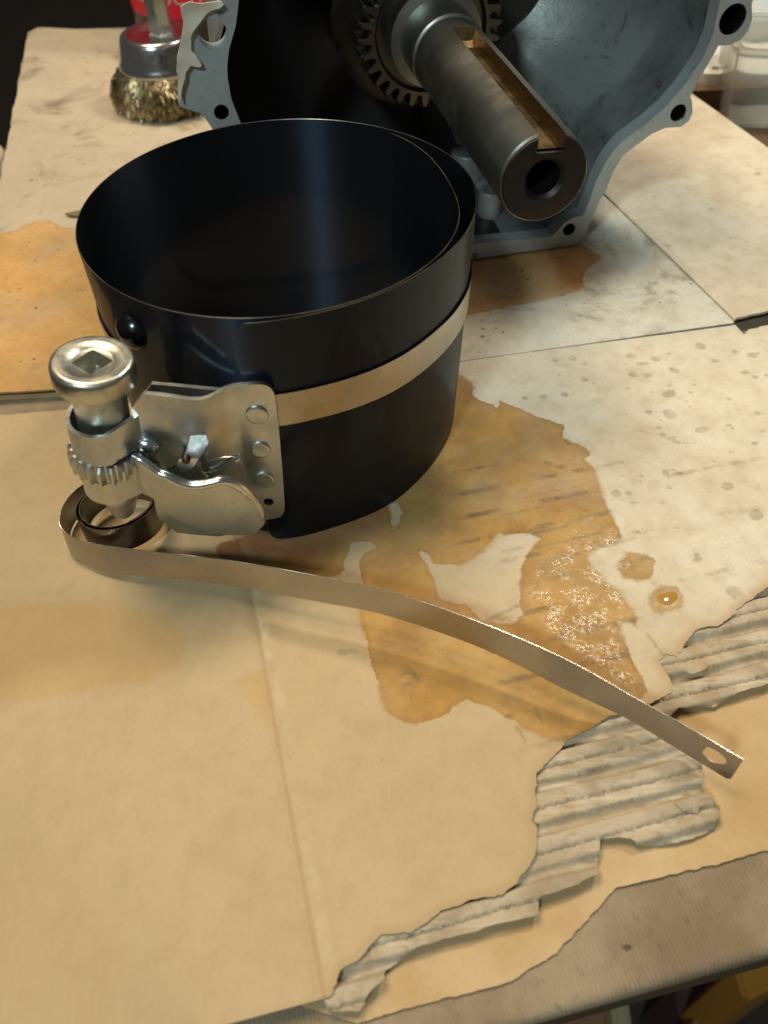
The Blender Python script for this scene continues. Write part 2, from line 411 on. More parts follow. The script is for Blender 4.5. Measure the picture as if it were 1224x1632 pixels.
mrt = Vector(g(1105, 155)[:2]); 
mat_o = slab('bench_mat', [tuple((FL-nv*.5)[:2]), tuple((FR-ev*250)[:2]), (172, 500), (150, 608), (-220, 608)], -11, -5.0, M['mat'], 2.6)
tag(mat_o, 'dirty grey-beige ribbed mat covering the bench under the cardboard', 'mat')

# ------------------------------------------------------------------ cardboard
card = thing('cardboard_sheet', 'tan corrugated cardboard with oil stains and torn corner covering the bench', 'cardboard')
TORN = [(1290, 905), (1224, 934), (1209, 946), (1199, 956), (1179, 966), (1171, 978), (1143, 994), (1116, 1000), (1100, 1012), (1088, 1031), (1080, 1045), (1064, 1040), (1052, 1052),
        (1058, 1062), (1067, 1078), (1074, 1095), (1060, 1109), (1040, 1118), (1003, 1130), (965, 1146), (935, 1160), (902, 1183), (873, 1212), (856, 1232), (853, 1255), (856, 1278), (848, 1308), (856, 1331), (856, 1361),
        (845, 1378), (826, 1408), (802, 1426), (766, 1430), (723, 1445), (693, 1460), (668, 1481), (608, 1490), (589, 1512), (547, 1542), (526, 1588)]
torn_mm = rough_edge(gl(TORN), .8, .8, 3.)
slit_end = Vector((22, 252))
fc0 = g(350, 1632); fcd = (g(520, 1585)-fc0).normalized()
fleft = fc0-fcd*95
front_poly = [tuple(fleft[:2])] + [(-158, 120), (-166, 232)] + rough_edge([(-166, 231.0), tuple(g(0, 662)[:2]), tuple(g(120, 652)[:2]), (-20, 245), (20, 251)], 1.2, .25, 9.)[:-1] \
    + [tuple((g(740, 575)+Vector((0, -.04, 0)))[:2]), tuple((g(1172, 517)+Vector((0, -.04, 0)))[:2])] + rough_edge([tuple(g(1184, 532)[:2]), tuple(g(1195, 524)[:2]), tuple(g(1224, 517)[:2]), (240, 292)], 1., .5, 4.) \
    + [(245, 180)] + torn_mm
# --- stains and toned patches, traced where they lie on the card
def z6(l): return [(480+x/1.645, 560+y/1.645) for x, y in l]
ST_MAIN = [(690, 560), (735, 597), (755, 612), (754, 633), (785, 645), (792, 652), (798, 638), (830, 652), (860, 665), (900, 678), (897, 698), (910, 705), (932, 712), (941, 723), (933, 733), (948, 748), (957, 775), (965, 800), (980, 830), (992, 856), (976, 868),
           (955, 872), (936, 888), (945, 905), (966, 925), (985, 940), (1003, 962), (1018, 985), (1015, 997), (1000, 990), (984, 989), (1003, 1040), (1021, 1077), (1034, 1100), (1010, 1122), (965, 1150), (900, 1185), (880, 1180), (850, 1168),
           (834, 1160), (822, 1152), (799, 1137), (775, 1125), (758, 1122), (746, 1113), (728, 1122), (713, 1137), (681, 1149), (663, 1155), (637, 1149), (616, 1137), (608, 1113), (596, 1069), (584, 1028), (572, 985), (578, 934), (572, 890), (585, 880), (600, 872),
           (590, 862), (560, 866), (552, 890), (545, 915), (500, 925), (420, 905), (350, 890), (340, 870), (400, 850), (500, 830)]
ST_HOLE = z6([(315, 520), (340, 535), (345, 560), (380, 562), (430, 555), (480, 525), (520, 480), (600, 475), (625, 490), (600, 520), (575, 570), (572, 640), (580, 690), (550, 715), (480, 710), (460, 690), (430, 665), (380, 655), (360, 640), (350, 600), (330, 560), (310, 530)])
ST_HOLE2 = [(622, 802), (634, 800), (640, 815), (632, 842), (624, 845), (622, 822)]
ST_B1 = [(985, 893), (1000, 881), (1025, 880), (1043, 890), (1044, 905), (1036, 920), (1015, 925), (995, 921), (984, 908)]
ST_B2 = [(1040, 940), (1058, 931), (1080, 935), (1090, 952), (1088, 968), (1070, 976), (1050, 978), (1036, 966), (1035, 952)]
ST_C = [(-90, 470), (2, 487), (22, 497), (34, 500), (28, 507), (10, 512), (0, 514), (-60, 512)]   # spot on the rear flap
WET = [(670, 700), (705, 690), (722, 720), (724, 790), (700, 830), (650, 850), (640, 800), (690, 740)]
WET2 = [(835, 925), (860, 880), (900, 850), (950, 800), (985, 830), (992, 856), (1020, 985), (1010, 1000), (985, 990), (1022, 1080), (1015, 1110), (940, 1060), (870, 1010), (836, 960)]
DARK = [(350, 845), (470, 840), (570, 815), (610, 800), (590, 840), (540, 855), (500, 880), (420, 885), (352, 882)]
FAINT = [(-60, 975), (60, 965), (180, 968), (262, 985), (296, 1015), (285, 1060), (235, 1085), (150, 1095), (60, 1112), (-60, 1120)]  # outline of the soft golden-brown patch
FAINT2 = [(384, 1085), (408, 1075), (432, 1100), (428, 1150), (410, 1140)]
def spots(front):
    rnd = random.Random(11); L = []
    if front:
        big = [(1066, 629, 11, 7), (1068, 660, 12, 7), (1118, 685, 12, 7), (1160, 775, 9, 6), (1206, 820, 12, 7), (1170, 942, 12, 8), (1008, 597, 7, 4), (905, 704, 7, 5), (982, 787, 7, 5), (975, 705, 6, 4), (1100, 625, 6, 3.5), (1000, 620, 5, 3),
               (556, 1038, 15, 6), (545, 1040, 6, 6), (570, 1038, 5, 5), (1117, 551, 7, 4), (1140, 575, 9, 4), (1006, 568, 9, 4), (1020, 580, 8, 3)]
        for i in range(95):
            y = 560+rnd.random()**1.3*340; x = rnd.uniform(830+max(0, (y-700)*.35), 1224); s = rnd.choice([2, 2.5, 3, 3, 4, 5]); big.append((x, y, s*1.5, s*.8))
        for i in range(14): big.append((rnd.uniform(560, 1000), rnd.uniform(880, 1500), 2, 1.5))
        for i in range(14): big.append((rnd.uniform(30, 560), rnd.uniform(1000, 1600), 2, 1.4))
    else:
        big = [(1131, 337, 7, 4), (1176, 295, 5, 3), (1207, 280, 7, 4), (1044, 317, 5, 2.5), (1138, 429, 5, 3), (1125, 398, 6, 3), (1060, 397, 6, 4), (1066, 394, 4, 3), (1097, 435, 5, 4), (1045, 453, 7, 4), (1067, 465, 6, 3), (1088, 476, 6, 3), (1040, 440, 5, 3)]
        for i in range(40): big.append((rnd.uniform(960, 1224), rnd.uniform(300, 500), rnd.choice([2, 3, 4]), 1.8))
    for x, y, a, b in big:
        p = g(x, y); q = g(x+a, y); r_ = g(x, y+b); L.append((p.x, p.y, (q-p).length*rnd.uniform(.8, 1.2), (r_-p).length*rnd.uniform(.7, 1.3), rnd.uniform(.25, 1.25), rnd.uniform(-.1, .5)))
    return L
def lines(): return [((764, 995), (826, 965), .55), ((1020, 686), (1082, 704), .35), ((1075, 706), (1118, 706), .3), ((640, 1078), (650, 1070), .5), ((652, 1066), (668, 1086), .75), ((642, 1094), (656, 1088), .45), ((660, 1096), (655, 1116), .4),
                     ((822, 1158), (838, 1182), .5), ((852, 1128), (866, 1152), .5), ((800, 880), (832, 872), .6), ((1032, 1010), (1070, 1062), .45), ((840, 852), (905, 838), .55), ((855, 873), (960, 848), .6), ((880, 892), (1010, 858), .6), ((800, 822), (870, 806), .4), ((845, 790), (935, 772), .3)]
def fields(P, front):
    n = len(P); st = np.full(n, -50.); wet = np.full(n, -50.); gr = np.full(n, -9.); dk = np.full(n, -50.); ft = np.full(n, -50.)
    if front:
        s1 = sdf(P, gl(ST_MAIN))
        for h in (ST_HOLE, ST_HOLE2): s1 = np.minimum(s1, -sdf(P, gl(h)))
        for h in (ST_B1, ST_B2): s1 = np.maximum(s1, sdf(P, gl(h)))
        st = s1
        for h in (WET, WET2, ST_B1, ST_B2): wet = np.maximum(wet, sdf(P, gl(h)))
        dk = sdf(P, gl(DARK))
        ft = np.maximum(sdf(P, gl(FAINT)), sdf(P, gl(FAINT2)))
        for a, b, r_ in lines(): gr = np.maximum(gr, r_-seg_dist(P, np.array(g(*a)[:2]), np.array(g(*b)[:2])))
        pale = np.minimum(P[:, 0]*.62+P[:, 1]*.62-124, 200)  # paler to the right; the lamp's brightening partly put into the colour
    else:
        st = np.maximum(sdf(P, gl([(-200, 392), (0, 372), (22, 368), (45, 358), (62, 350), (80, 351), (95, 361), (118, 366), (150, 345), (260, 420), (420, 520), (200, 700), (-300, 700)])), np.maximum(sdf(P, gl(ST_C)), sdf(P, gl([(735, 405), (860, 388), (925, 388), (962, 411), (936, 427), (928, 444), (933, 457), (906, 470), (870, 478), (800, 492), (735, 505)]))))*1.  # last outline: leaked oil, plus the shaft's shadow tone put into the colour
        pale = np.clip((P[:, 0]-15)*.8, -60, 60)
    for x, y, a, b, k, an in spots(front):
        dx, dy = P[:, 0]-x, P[:, 1]-y; d = np.hypot((dx*math.cos(an)+dy*math.sin(an))/a, (dy*math.cos(an)-dx*math.sin(an))/b); gr = np.maximum(gr, (1-d)*min(a, b)-.38*(1-min(k, 1)))
    tear = np.full(n, 60.); crs = np.full(n, 60.); grv = np.full(n, 9.)
    if front:
        for i in range(len(torn_mm)-1): tear = np.minimum(tear, seg_dist(P, np.array(torn_mm[i]), np.array(torn_mm[i+1])))
        crs = (P[:, 0]-CR0[0])*(-cdv[1])+(P[:, 1]-CR0[1])*cdv[0]; crs = -np.where(P[:, 1] > CR0[1]+2, 60., crs)
    if front:
        q = (-math.sin(A12)*P[:, 0]+math.cos(A12)*P[:, 1]-77.0)/PIT; q = np.abs(q-np.round(q))*PIT
        q += 6*np.clip((32-P[:, 0]-.1*(P[:, 1]-100))/25, 0, 1)+5*np.clip((P[:, 1]-196)/20, 0, 1)
        grv = q
    return dict(groove=grv, tear=tear, crease=crs, stain=st, wet=wet, grime=gr, dark=dk, faint=ft, pale=pale)
def add_attrs(o, P, front):
    n = len(P)
    for k, v in fields(P, front).items():
        at = o.data.attributes.new(k, 'FLOAT', 'POINT'); at.data.foreach_set('value', np.concatenate([v, v]).astype(np.float32))
PIT = 9.9
def flute_ph(x, y): return (-math.sin(A12)*x+math.cos(A12)*y-77.0)/PIT*2*math.pi
CR0, CR1 = np.array(g(392, 905)[:2]), np.array(g(517, 1590)[:2]); cdv = (CR1-CR0)/np.linalg.norm(CR1-CR0)
def front_z(x, y):
    z = .35*noise.noise(Vector((x*.02, y*.02, 1.)))+.12*noise.noise(Vector((x*.09, y*.09, 4.)))
    e = (x-CR0[0])*(-cdv[1])+(y-CR0[1])*cdv[0]                # distance from the long crease
    z += -.75*math.exp(-(e/1.3)**2)+.28*math.exp(-((e-3.2)/2.2)**2)+.12*math.exp(-((e+4)/3.)**2)
    m = max(0., min(1., (x-30)/35.))*max(0., min(1., (208-y)/30.))
    z += m*.22*(math.cos(flute_ph(x, y))-1)*(.6+.5*noise.noise(Vector((x*.05, y*.05, 8.))))
    # torn border curls a little
    return z
P, V, Fc = sheet(front_poly, 1.05, lambda a, b, t: (a, b, front_z(a, b)-t), .45)
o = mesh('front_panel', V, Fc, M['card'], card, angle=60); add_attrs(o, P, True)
o['label'] = 'tan front panel with oil stains and torn edge'
# fluting under the torn corner
FLUT = [(1300, 1060), (1224, 1091), (1209, 1097), (1179, 1105), (1159, 1115), (1139, 1125), (1120, 1125), (1100, 1129), (1078, 1131), (1058, 1150), (1062, 1182), (1101, 1203), (1117, 1226), (1120, 1259), (1147, 1298), (1143, 1318), (1084, 1341), (1015, 1348),
        (1005, 1338), (978, 1335), (955, 1339), (954, 1371), (952, 1397), (909, 1417), (863, 1430), (858, 1436), (857, 1460), (772, 1481), (662, 1512), (614, 1548), (611, 1566), (589, 1585), (571, 1615), (523, 1612)]
fl_mm = rough_edge(gl(FLUT, -2.2), .8, .4, 12.)
fl_poly = fl_mm+[(-20, 48), (-4, 62), (22, 84), (40, 118), (90, 152), (200, 168)]
def flz(x, y, t):
    n1 = noise.noise(Vector((x*.06, y*.12, 2.))); n2 = noise.noise(Vector((x*.3, y*.3, 7.))); n3 = noise.noise(Vector((x*.9, y*.9, 3.)))
    q = flute_ph(x, y)/(2*math.pi)+.06*n1; q -= round(q); d = q*PIT                  # distance from the groove line
    dep = 2.5*max(.25, min(1., .9+.9*noise.noise(Vector((x*.045, y*.1, 5.)))))
    dep *= 1.22
    z = -.7-dep*math.exp(-(abs(d)/1.35)**4)-.55*(abs(d)/PIT*2)**2*.0-1.2*max(0., (d-1.)/4.)*(d < 4.95)
    return z+.06*n2+.045*n3-t
P, V, Fc = sheet(fl_poly, .55, lambda a, b, t: (a, b, min(flz(a, b, t), -.60-t)), .35)
o = mesh('fluting', V, Fc, M['flute'], card, angle=70); o['label'] = 'grey torn fluting laid bare between the paper layers'
# bottom paper
LIN = [(571, 1630), (680, 1597), (760, 1580), (820, 1560), (870, 1530), (905, 1500), (950, 1450), (985, 1414), (1060, 1396), (1140, 1378), (1224, 1354), (1310, 1330)]
li_poly = rough_edge(gl(LIN, -4.3), .9, .45, 20.)[::-1]
li_poly = li_poly+[(-24, 42), (-60, 60), (-60, 120), (40, 170), (245, 180)]
P, V, Fc = sheet(li_poly, 3., lambda a, b, t: (a, b, -4.25+.18*noise.noise(Vector((a*.08, b*.08, 3.)))-t), .4)
o = mesh('bottom_liner', V, Fc, M['liner'], card, angle=60)
# scraps of paper left on the fluting
for pts in ([(1086, 1070), (1100, 1052), (1124, 1050), (1130, 1062), (1108, 1072)], [(1075, 1282), (1092, 1272), (1120, 1284), (1112, 1296), (1088, 1294)]):
    q = rough_edge(gl(pts+[pts[0]], -1.), .5, .35, pts[0][0])[:-1]
    P, V, Fc = sheet(q, 1., lambda a, b, t: (a, b, max(min(flz(a, b, 0), -.72)+.35, -1.2)-t), .25)
    mesh('paper_scrap', V, Fc, M['flute'], card, angle=60)
# rear flaps
dg0, dg1 = g(960, 310), g(1170, 515); dgd = (dg0-dg1).normalized()
rear_poly = [(-172, 243.5)]+rough_edge([tuple(g(0, 626)[:2]), tuple(g(98, 620)[:2]), tuple(g(160, 614)[:2]), (-20, 250.5), (20, 252.5)], 1.2, .22, 6.)[:-1]+[tuple((g(740, 575)+Vector((0, .04, 0)))[:2]), tuple((dg1+Vector((0, .04, 0)))[:2]), tuple((dg1+dgd*110+Vector((16, 4, 0)))[:2]), tuple((dg1+dgd*350+Vector((16, 4, 0)))[:2]), tuple(g(120, 47)[:2])] \
    + rough_edge([tuple(g(60, 44)[:2]), tuple(g(45, 52)[:2]), tuple(g(20, 180)[:2]), tuple(g(0, 290)[:2])], 6., .8, 5.)
def rear_z(a, b): return .4*noise.noise(Vector((a*.02, b*.02, 9.)))+.25*noise.noise(Vector((a*.07, b*.07, 2.)))+.15
P, V, Fc = sheet(rear_poly, 6., lambda a, b, t: (a, b+1.2, -4.1-t), .5)
mesh('bottom_liner', V, Fc, M['liner'], card, angle=50)
P, V, Fc = sheet(rear_poly, 14., lambda a, b, t: (a, b+3.5, -.9-t), 3.1)
mesh('fluting', V, Fc, M['flute'], card, angle=50)
P, V, Fc = sheet(rear_poly, 2.4, lambda a, b, t: (a, b, rear_z(a, b)-t), .7)
o = mesh('rear_flap', V, Fc, M['card_back'], card, angle=50); add_attrs(o, P, False); o['label'] = 'pale dusty rear flap under the engine'
re0, re1 = g(1105, 155), g(1224, 240)
red = (re1-re0).normalized()
right_poly = [tuple((dg1+Vector((.2, .6, 0)))[:2])]+rough_edge([tuple((g(1171, 512)+Vector((.4, .4, 0)))[:2]), tuple(g(1224, 499)[:2]), (235, 290)], 1., .35, 8.)+[tuple((re1+red*60)[:2]), tuple(re1[:2]), tuple(re0[:2]), tuple((re0-red*120)[:2]), tuple((dg1+dgd*340)[:2])]
P, V, Fc = sheet(right_poly, 3., lambda a, b, t: (a, b, 1.25+.2*noise.noise(Vector((a*.03, b*.03, 5.)))-t), 1.05)
o = mesh('rear_flap', V, Fc, M['card_side'], card, angle=50); add_attrs(o, P, False); o['label'] = 'pale side flap with small grime spots'
# oil drop standing on the card
dp = g(1064, 953)
V, Fc = [], []
for k in range(7):
    f = k/6
    for i in range(28):
        t = 2*math.pi*i/28; r_ = 2.7*(1+.2*math.sin(2*t+.6)+.12*math.sin(3*t)); V.append((dp.x+r_*(1-f)*math.cos(t), dp.y+r_*(1-f)*math.sin(t)*1.0, .05+.3*(1-(1-f)**2)+front_z(dp.x, dp.y)))
for k in range(6):
    for i in range(28): Fc.append((k*28+i, k*28+(i+1) % 28, (k+1)*28+(i+1) % 28, (k+1)*28+i))
s = NT('oil_drop'); od = mesh('oil_drop', V, Fc, s.fin((.40, .22, .055), .03, 0., None, .8))
tag(od, 'small round wet oil drop beside the torn cardboard edge', 'oil drop')
# brown sliver beside the sleeve
c0, c1 = g(105, 345), g(150, 343)
P, V, Fc = sheet([(c0.x, c0.y), (c0.x+3, c0.y-2.), (c0.x+9, c0.y-3.2), (c1.x, c1.y-3.5), (c1.x+3, c1.y), (c1.x, c1.y+2.5), (c0.x+8, c0.y+3)], 2., lambda a, b, t: (a, b, 1.6+.25*math.sin((a-c0.x)*.3)-t), .9)
tag(mesh('chip', V, Fc, m_plain('brown_chip', (.20, .15, .09), .6)), 'thin brown pointed sliver lying beside the black steel sleeve', 'chip')

# ------------------------------------------------------------------ ring compressor
RC = thing('ring_compressor', 'black sprung steel piston ring compressor with zinc ratchet standing on stained cardboard', 'ring compressor')
CX, CY, HS = -28.45, 226.8, 80.0
KT = [(-99, 57.6), (-90, 57.0), (-79, 55.8), (-60, 55.2), (-40, 55.3), (-27, 56.3), (-13, 57.5), (0, 58.3), (11, 59.1), (30, 58.6), (57, 56.9), (89, 55.8), (124, 54.6), (155, 55.0), (180, 55.5), (214, 55.6), (242, 55.6), (262, 55.2), (275, 54.9), (300, 54.5), (335, 54.3), (349, 53.6), (367, 51.9), (379, 52.0), (399, 54.3), (412, 55.6)]
KB = [(-99, 1.4), (-90, 1.0), (-75, -.6), (-57, -.7), (-38, -2.5), (-22, -3.5), (-6, -3.5), (20, -3.), (90, -1.2), (180, -1.), (245, 0.), (262, .2), (300, -.6), (335, -3.2), (380, -2.8), (412, -2.8)]
kt = np.array(KT).T; kb = np.array(KB).T
def srad(th, z):
    def sm(k): return sum(np.interp(th+d, k[0], k[1]) for d in (-6, -3, 0, 3, 6))/5
    return sm(kt)+sm(kb)*(1-z/HS)
def spt(th, z, off=0.):
    r_ = srad(th, z)+off; return (CX+r_*math.cos(R(th)), CY+r_*math.sin(R(th)), z)
def strip_mesh(name, rows, mat, parent, th=.3, solid=True, **k):
    """rows[i] = list of points across the strip; made as a thin solid"""
    n, m = len(rows), len(rows[0]); N = []
    for i in range(n):
        for j in range(m):
            a = Vector(rows[min(i+1, n-1)][j])-Vector(rows[max(i-1, 0)][j]); b = Vector(rows[i][min(j+1, m-1)])-Vector(rows[i][max(j-1, 0)])
            N.append(a.cross(b).normalized())
    V = [tuple(Vector(p)) for r_ in rows for p in r_]; V += [tuple(Vector(v)-N[i]*th) for i, v in enumerate(V)]
    Fc = []; q = n*m
    for i in range(n-1):
        for j in range(m-1):
            a, b, c, d = i*m+j, (i+1)*m+j, (i+1)*m+j+1, i*m+j+1
            Fc += [(a, b, c, d), (a+q, d+q, c+q, b+q)]
    for i in range(n-1): Fc += [(i*m, i*m+q, (i+1)*m+q, (i+1)*m), (i*m+m-1, (i+1)*m+m-1, (i+1)*m+m-1+q, i*m+m-1+q)]
    for j in range(m-1): Fc += [(j, j+1, j+1+q, j+q), ((n-1)*m+j, (n-1)*m+j+q, (n-1)*m+j+1+q, (n-1)*m+j+1)]
    return mesh(name, V, Fc, mat, parent, **k)
rows = []
th = -97.0
ths = [-97+i*.15 for i in range(26)]+list(np.arange(-93, 411, 1.5))
for t in ths:
    e = (t+97.0)*math.pi/180*57                                # distance from the rounded start of the sheet
    rc = 3.6; cut = 0 if e >= rc else rc-math.sqrt(max(0, rc*rc-(rc-e)**2))
    zt, zb = HS-cut, .15+cut
    rows.append([spt(t, zb+(zt-zb)*j/10) for j in range(11)])
slv = strip_mesh('sleeve', rows, M['blued'], RC, .35, angle=50)
# bright cut edge along the top of the sheet
ev_ = tube([spt(t, HS+.02, -.17) for t in np.arange(-93.5, 411, 1.5)], .16, 6)
mesh('sheet_edge', *ev_, m_metal('bare_sheet_edge', (.26, .235, .20), .35, .2, 90, .2), slv)
mesh('flap_edge', *tube([p for p in [spt(-97.05, z, .0) for z in np.linspace(5, 76, 24)]]+[spt(-97+e, 76+3.4*math.sin(e/3.4*math.pi/2)) for e in (.4, 1., 2., 3.4)], .13, 6), m_metal('bare_flap_edge', (.16, .15, .14), .4, .2, 90, .2), slv)
# dimple near the rim
dpp = Vector(spt(229, 68.0)); dn = Vector((math.cos(R(229)), math.sin(R(229)), 0))
mesh('dimple', *lathe(dpp-dn*.6, dn, [(5.6, 0), (5.2, 1.0), (4.6, 2.0), (3.6, 2.9), (2.4, 3.5), (1.1, 3.85), (0.02, 3.95)], 32), M['blue_part'], slv)
# steel band
rows = [[spt(t, 47.2+10.8*j/3, .75) for j in range(4)] for t in np.arange(-96, 222, 1.5)]
strip_mesh('tension_band', rows, M['steel_band'], RC, .3, angle=50)
# dark slot lip between band and upper sheet
# ---- ratchet body
PY = 163.0
PL0 = Vector((-35, PY, 0)); PLn = Vector((0, -1, 0))
def pl(px, py, dy=0.):                                     # pixel -> (x,z) on the plate's plane
    p = onp(px, py, PL0+Vector((0, dy, 0)), PLn); return (p.x, p.z)
def zz(l): return [(200+x/4.708, 600+y/4.708) for x, y in l]
plate_px = zz([(130, 132), (240, 142), (350, 155), (470, 176), (560, 188), (610, 188), (655, 180), (730, 158), (800, 145), (900, 136), (1000, 131), (1045, 138), (1080, 158), (1104, 190), (1116, 230), (1140, 420), (1160, 640), (1178, 860), (1190, 1050), (1184, 1090), (1166, 1118), (1130, 1134), (1040, 1148), (960, 1158), (880, 1196), (700, 1200), (540, 1190), (385, 1172), (330, 1130), (250, 1068), (228, 1000), (212, 915), (130, 880), (100, 640), (80, 410), (45, 242), (85, 188)])
plate_poly = [pl(*p) for p in plate_px]
hole_c = pl(*zz([(1068, 1012)])[0])
px0 = pl(*zz([(640, 600)])[0])[0]; bz = pl(*zz([(500, 400)])[0])
def plate_y(x, z):
    s_ = max(0., min(1., (x-(px0-2.))/11.)); s_ = s_*s_*(3-2*s_)
    b = math.exp(-(((x-bz[0])/6.)**2+((z-bz[1]+2.5)/6.5)**2))
    b2 = math.exp(-((x-bz[0]-1)/4.2)**2)*max(0, min(1, (bz[1]-z)/10.+.4))*max(0., min(1., (z-18)/10.))
    return PY+s_*3.7-b*2.2-b2*.8
P, V, Fc = sheet(plate_poly, .9, lambda a, b, t: (a, plate_y(a, b)+t, b), 1.3, holes=[circ(hole_c[0], hole_c[1], 1.5, 16)])
plate = mesh('ratchet_plate', V, Fc, M['zinc'], RC, angle=45)
# rear plate, its top edge shows above the front one
rp = [pl(*p, 5.) for p in zz([(195, 66), (400, 84), (600, 104), (792, 118), (800, 300), (800, 900), (700, 1000), (300, 1040), (190, 700), (100, 300), (130, 150)])]
P, V, Fc = sheet(rp, 2., lambda a, b, t: (a, PY+5.4+t, b), 1.2)
mesh('rear_plate', V, Fc, M['zinc'], RC, angle=45)
# rivets
for c, r_ in (((985, 308), 3.05), ((1010, 570), 2.9), ((1040, 795), 3.0)):
    x, z = pl(*zz([c])[0], 2.5); y = plate_y(x, z)
    mesh('rivet', *lathe((x, y+.4, z), (0, -1, 0), [(r_*1.02, 0), (r_, .5), (r_*.96, .95), (r_*.86, 1.12), (r_*.7, 1.05), (r_*.3, .98), (.02, .96)], 32), M['zinc'], plate)
# small screw with cross slot
x, z = pl(*zz([(160, 545)])[0], -1.)
sy = plate_y(x, z)-.3
scr = mesh('screw', *lathe((x, sy+1., z), (0, -1, 0), [(2.75, 0), (2.75, .9), (2.5, 1.6), (1.8, 2.2), (.9, 2.5), (.02, 2.55)], 28), M['zinc_bright'], plate)
mb = MB()
for a in (.5, .5+math.pi/2):
    d = Vector((math.cos(a), 0, math.sin(a))); e = Vector((-d.z, 0, d.x)); c = Vector((x, sy-1.45, z))
    Vb = [c+d*sx*1.45+e*sz*.3+Vector((0, yy, 0)) for yy in (.5, -.16) for sx, sz in ((-1, -1), (1, -1), (1, 1), (-1, 1))]
    mb.add(Vb, [(0, 1, 2, 3), (7, 6, 5, 4), (0, 4, 5, 1), (1, 5, 6, 2), (2, 6, 7, 3), (3, 7, 4, 0)])
mb.build('cross_slot', m_plain('slot_dark', (.03, .03, .025), .6), scr, smooth=False)
# ---- spindle
SPT = Vector((onp(146, 572, Vector((0, PY+1.5, 0)), PLn))); SPB = Vector((onp(196, 812, Vector((0, PY+1.5, 0)), PLn)))
SA = (SPT-SPB).normalized(); SL = (SPT-SPB).length
def sp(h): return SPB+SA*h                                   # h runs from the tip (0) to the top of the head (SL)
hd = 6.3                                                    # head thickness
spin = mesh('spindle', *lathe(SPB, SA, [(.02, -1.5), (2.6, -1.2), (3.4, 0), (4.8, 5.5), (5.6, 7), (6.6, 9), (6.6, SL-26), (6.7, SL-hd-1.2), (7.2, SL-hd-.2)], 48), M['zinc'], RC, angle=40)
# head: rounded disc with a dished top and a square drive hole
x_, y_, a_ = frame(SA); x_ = (Vector((.82, -.57, 0))-a_*Vector((.82, -.57, 0)).dot(a_)).normalized(); y_ = a_.cross(x_)
HRd = 10.2; seg = 64; V = []; Fc = []
def sq(t, h):                                               # point of a rounded square with half side h
    c, s_ = math.cos(t), math.sin(t); k = (abs(c)**24+abs(s_)**24)**(-1/24); return c*k*h, s_*k*h
ring = []
for r_, dz in ((6.9, -hd), (9.4, -hd), (9.95, -hd+.25), (HRd, -hd+.8), (HRd, -1.6), (HRd-.06, -1.2), (HRd-.35, -.5), (HRd-.9, -.1), (HRd-1.3, 0.), (HRd-1.6, 0.), (7.6, 0.), (6.6, -.02), (5.2, -.75), (5.05, -.85)):
    ring.append([(r_*math.cos(2*math.pi*i/seg), r_*math.sin(2*math.pi*i/seg), dz) for i in range(seg)])
ring.append([(*sq(2*math.pi*i/seg, 3.5), -.9) for i in range(seg)])
ring.append([(*sq(2*math.pi*i/seg, 3.4), -1.1) for i in range(seg)])
ring.append([(*sq(2*math.pi*i/seg, 3.35), -6.0) for i in range(seg)])
ring.append([(*sq(2*math.pi*i/seg, .05), -6.3) for i in range(seg)])
T0 = sp(SL)
for rr in ring:
    for (u, v, d) in rr: V.append(T0+x_*u+y_*v+a_*d)
for k in range(len(ring)-1):
    for i in range(seg):
        j = (i+1) % seg; Fc.append((k*seg+i, k*seg+j, (k+1)*seg+j, (k+1)*seg+i))
head = mesh('spindle_head', V, Fc, M['zinc_head'], spin, angle=35)
# ratchet wheel with teeth
def hpx(px, py):                                            # height along the spindle of a pixel on its front
    p = onp(px, py, Vector((0, PY-6, 0)), PLn); return (p-SPB).dot(SA)
hg0, hg1 = hpx(178, 764), hpx(172, 737)
nt = 22; V = []; Fc = []; prof = []
for i in range(nt):
    for f, r_ in ((0, 9.2), (.3, 10.9), (.5, 11.0), (.8, 9.2)): prof.append((2*math.pi*(i+f)/nt, r_))
m = len(prof)
for h, k in ((hg0, .94), (hg0+.5, 1.), (hg1-1.2, 1.), (hg1, .93), (hg1+.02, .75)):
    for t, r_ in prof:
        rr = min(r_, 10.2) if k < 1 else r_
        V.append(sp(h)+(x_*math.cos(t)+y_*math.sin(t))*rr*(k if k < .9 else (1 if k == 1 else .985)))
for l in range(4):
    for i in range(m): j = (i+1) % m; Fc.append((l*m+i, l*m+j, (l+1)*m+j, (l+1)*m+i))
Fc += [tuple(range(m-1, -1, -1)), tuple(4*m+i for i in range(m))]
mesh('ratchet_wheel', V, Fc, M['zinc'], spin, angle=30)
# straps of the body that wrap the spindle
def strap(h0, h1, r_, ux):
    c = sp((h0+h1)/2); path = []
    path.append((ux+1.2, plate_y(ux, c.z)+2.4))
    path.append((ux-.2, plate_y(ux, c.z)+1.2))
    n = 22
    for i in range(n+1):
        t = R(-78)-R(205)*i/n; path.append((c.x+r_*math.cos(t), c.y+r_*math.sin(t)))
    path = [Vector((*p, 0)) for p in path]
    rows = []
    for p in path:
        lo = Vector((p.x, p.y, 0)); k = SA*(1/SA.z)
        rows.append([lo+Vector((0, 0, 0))+(k*(hh-c.z)+Vector((0, 0, c.z))) for hh in (sp(h0).z, sp(h0).z+.2, sp(h1).z-.2, sp(h1).z)])
    return rows
hc0, hc1 = hpx(172, 737), hpx(166, 690)
ux = pl(225, 690)[0]
strip_mesh('strap', strap(hg1+.35, hc1, 8.4, ux), M['zinc'], RC, 1.1, angle=40)
strip_mesh('strap', strap(hg0-8.5, hg0-.35, 7.9, ux+2), M['zinc'], RC, 1.1, angle=40)
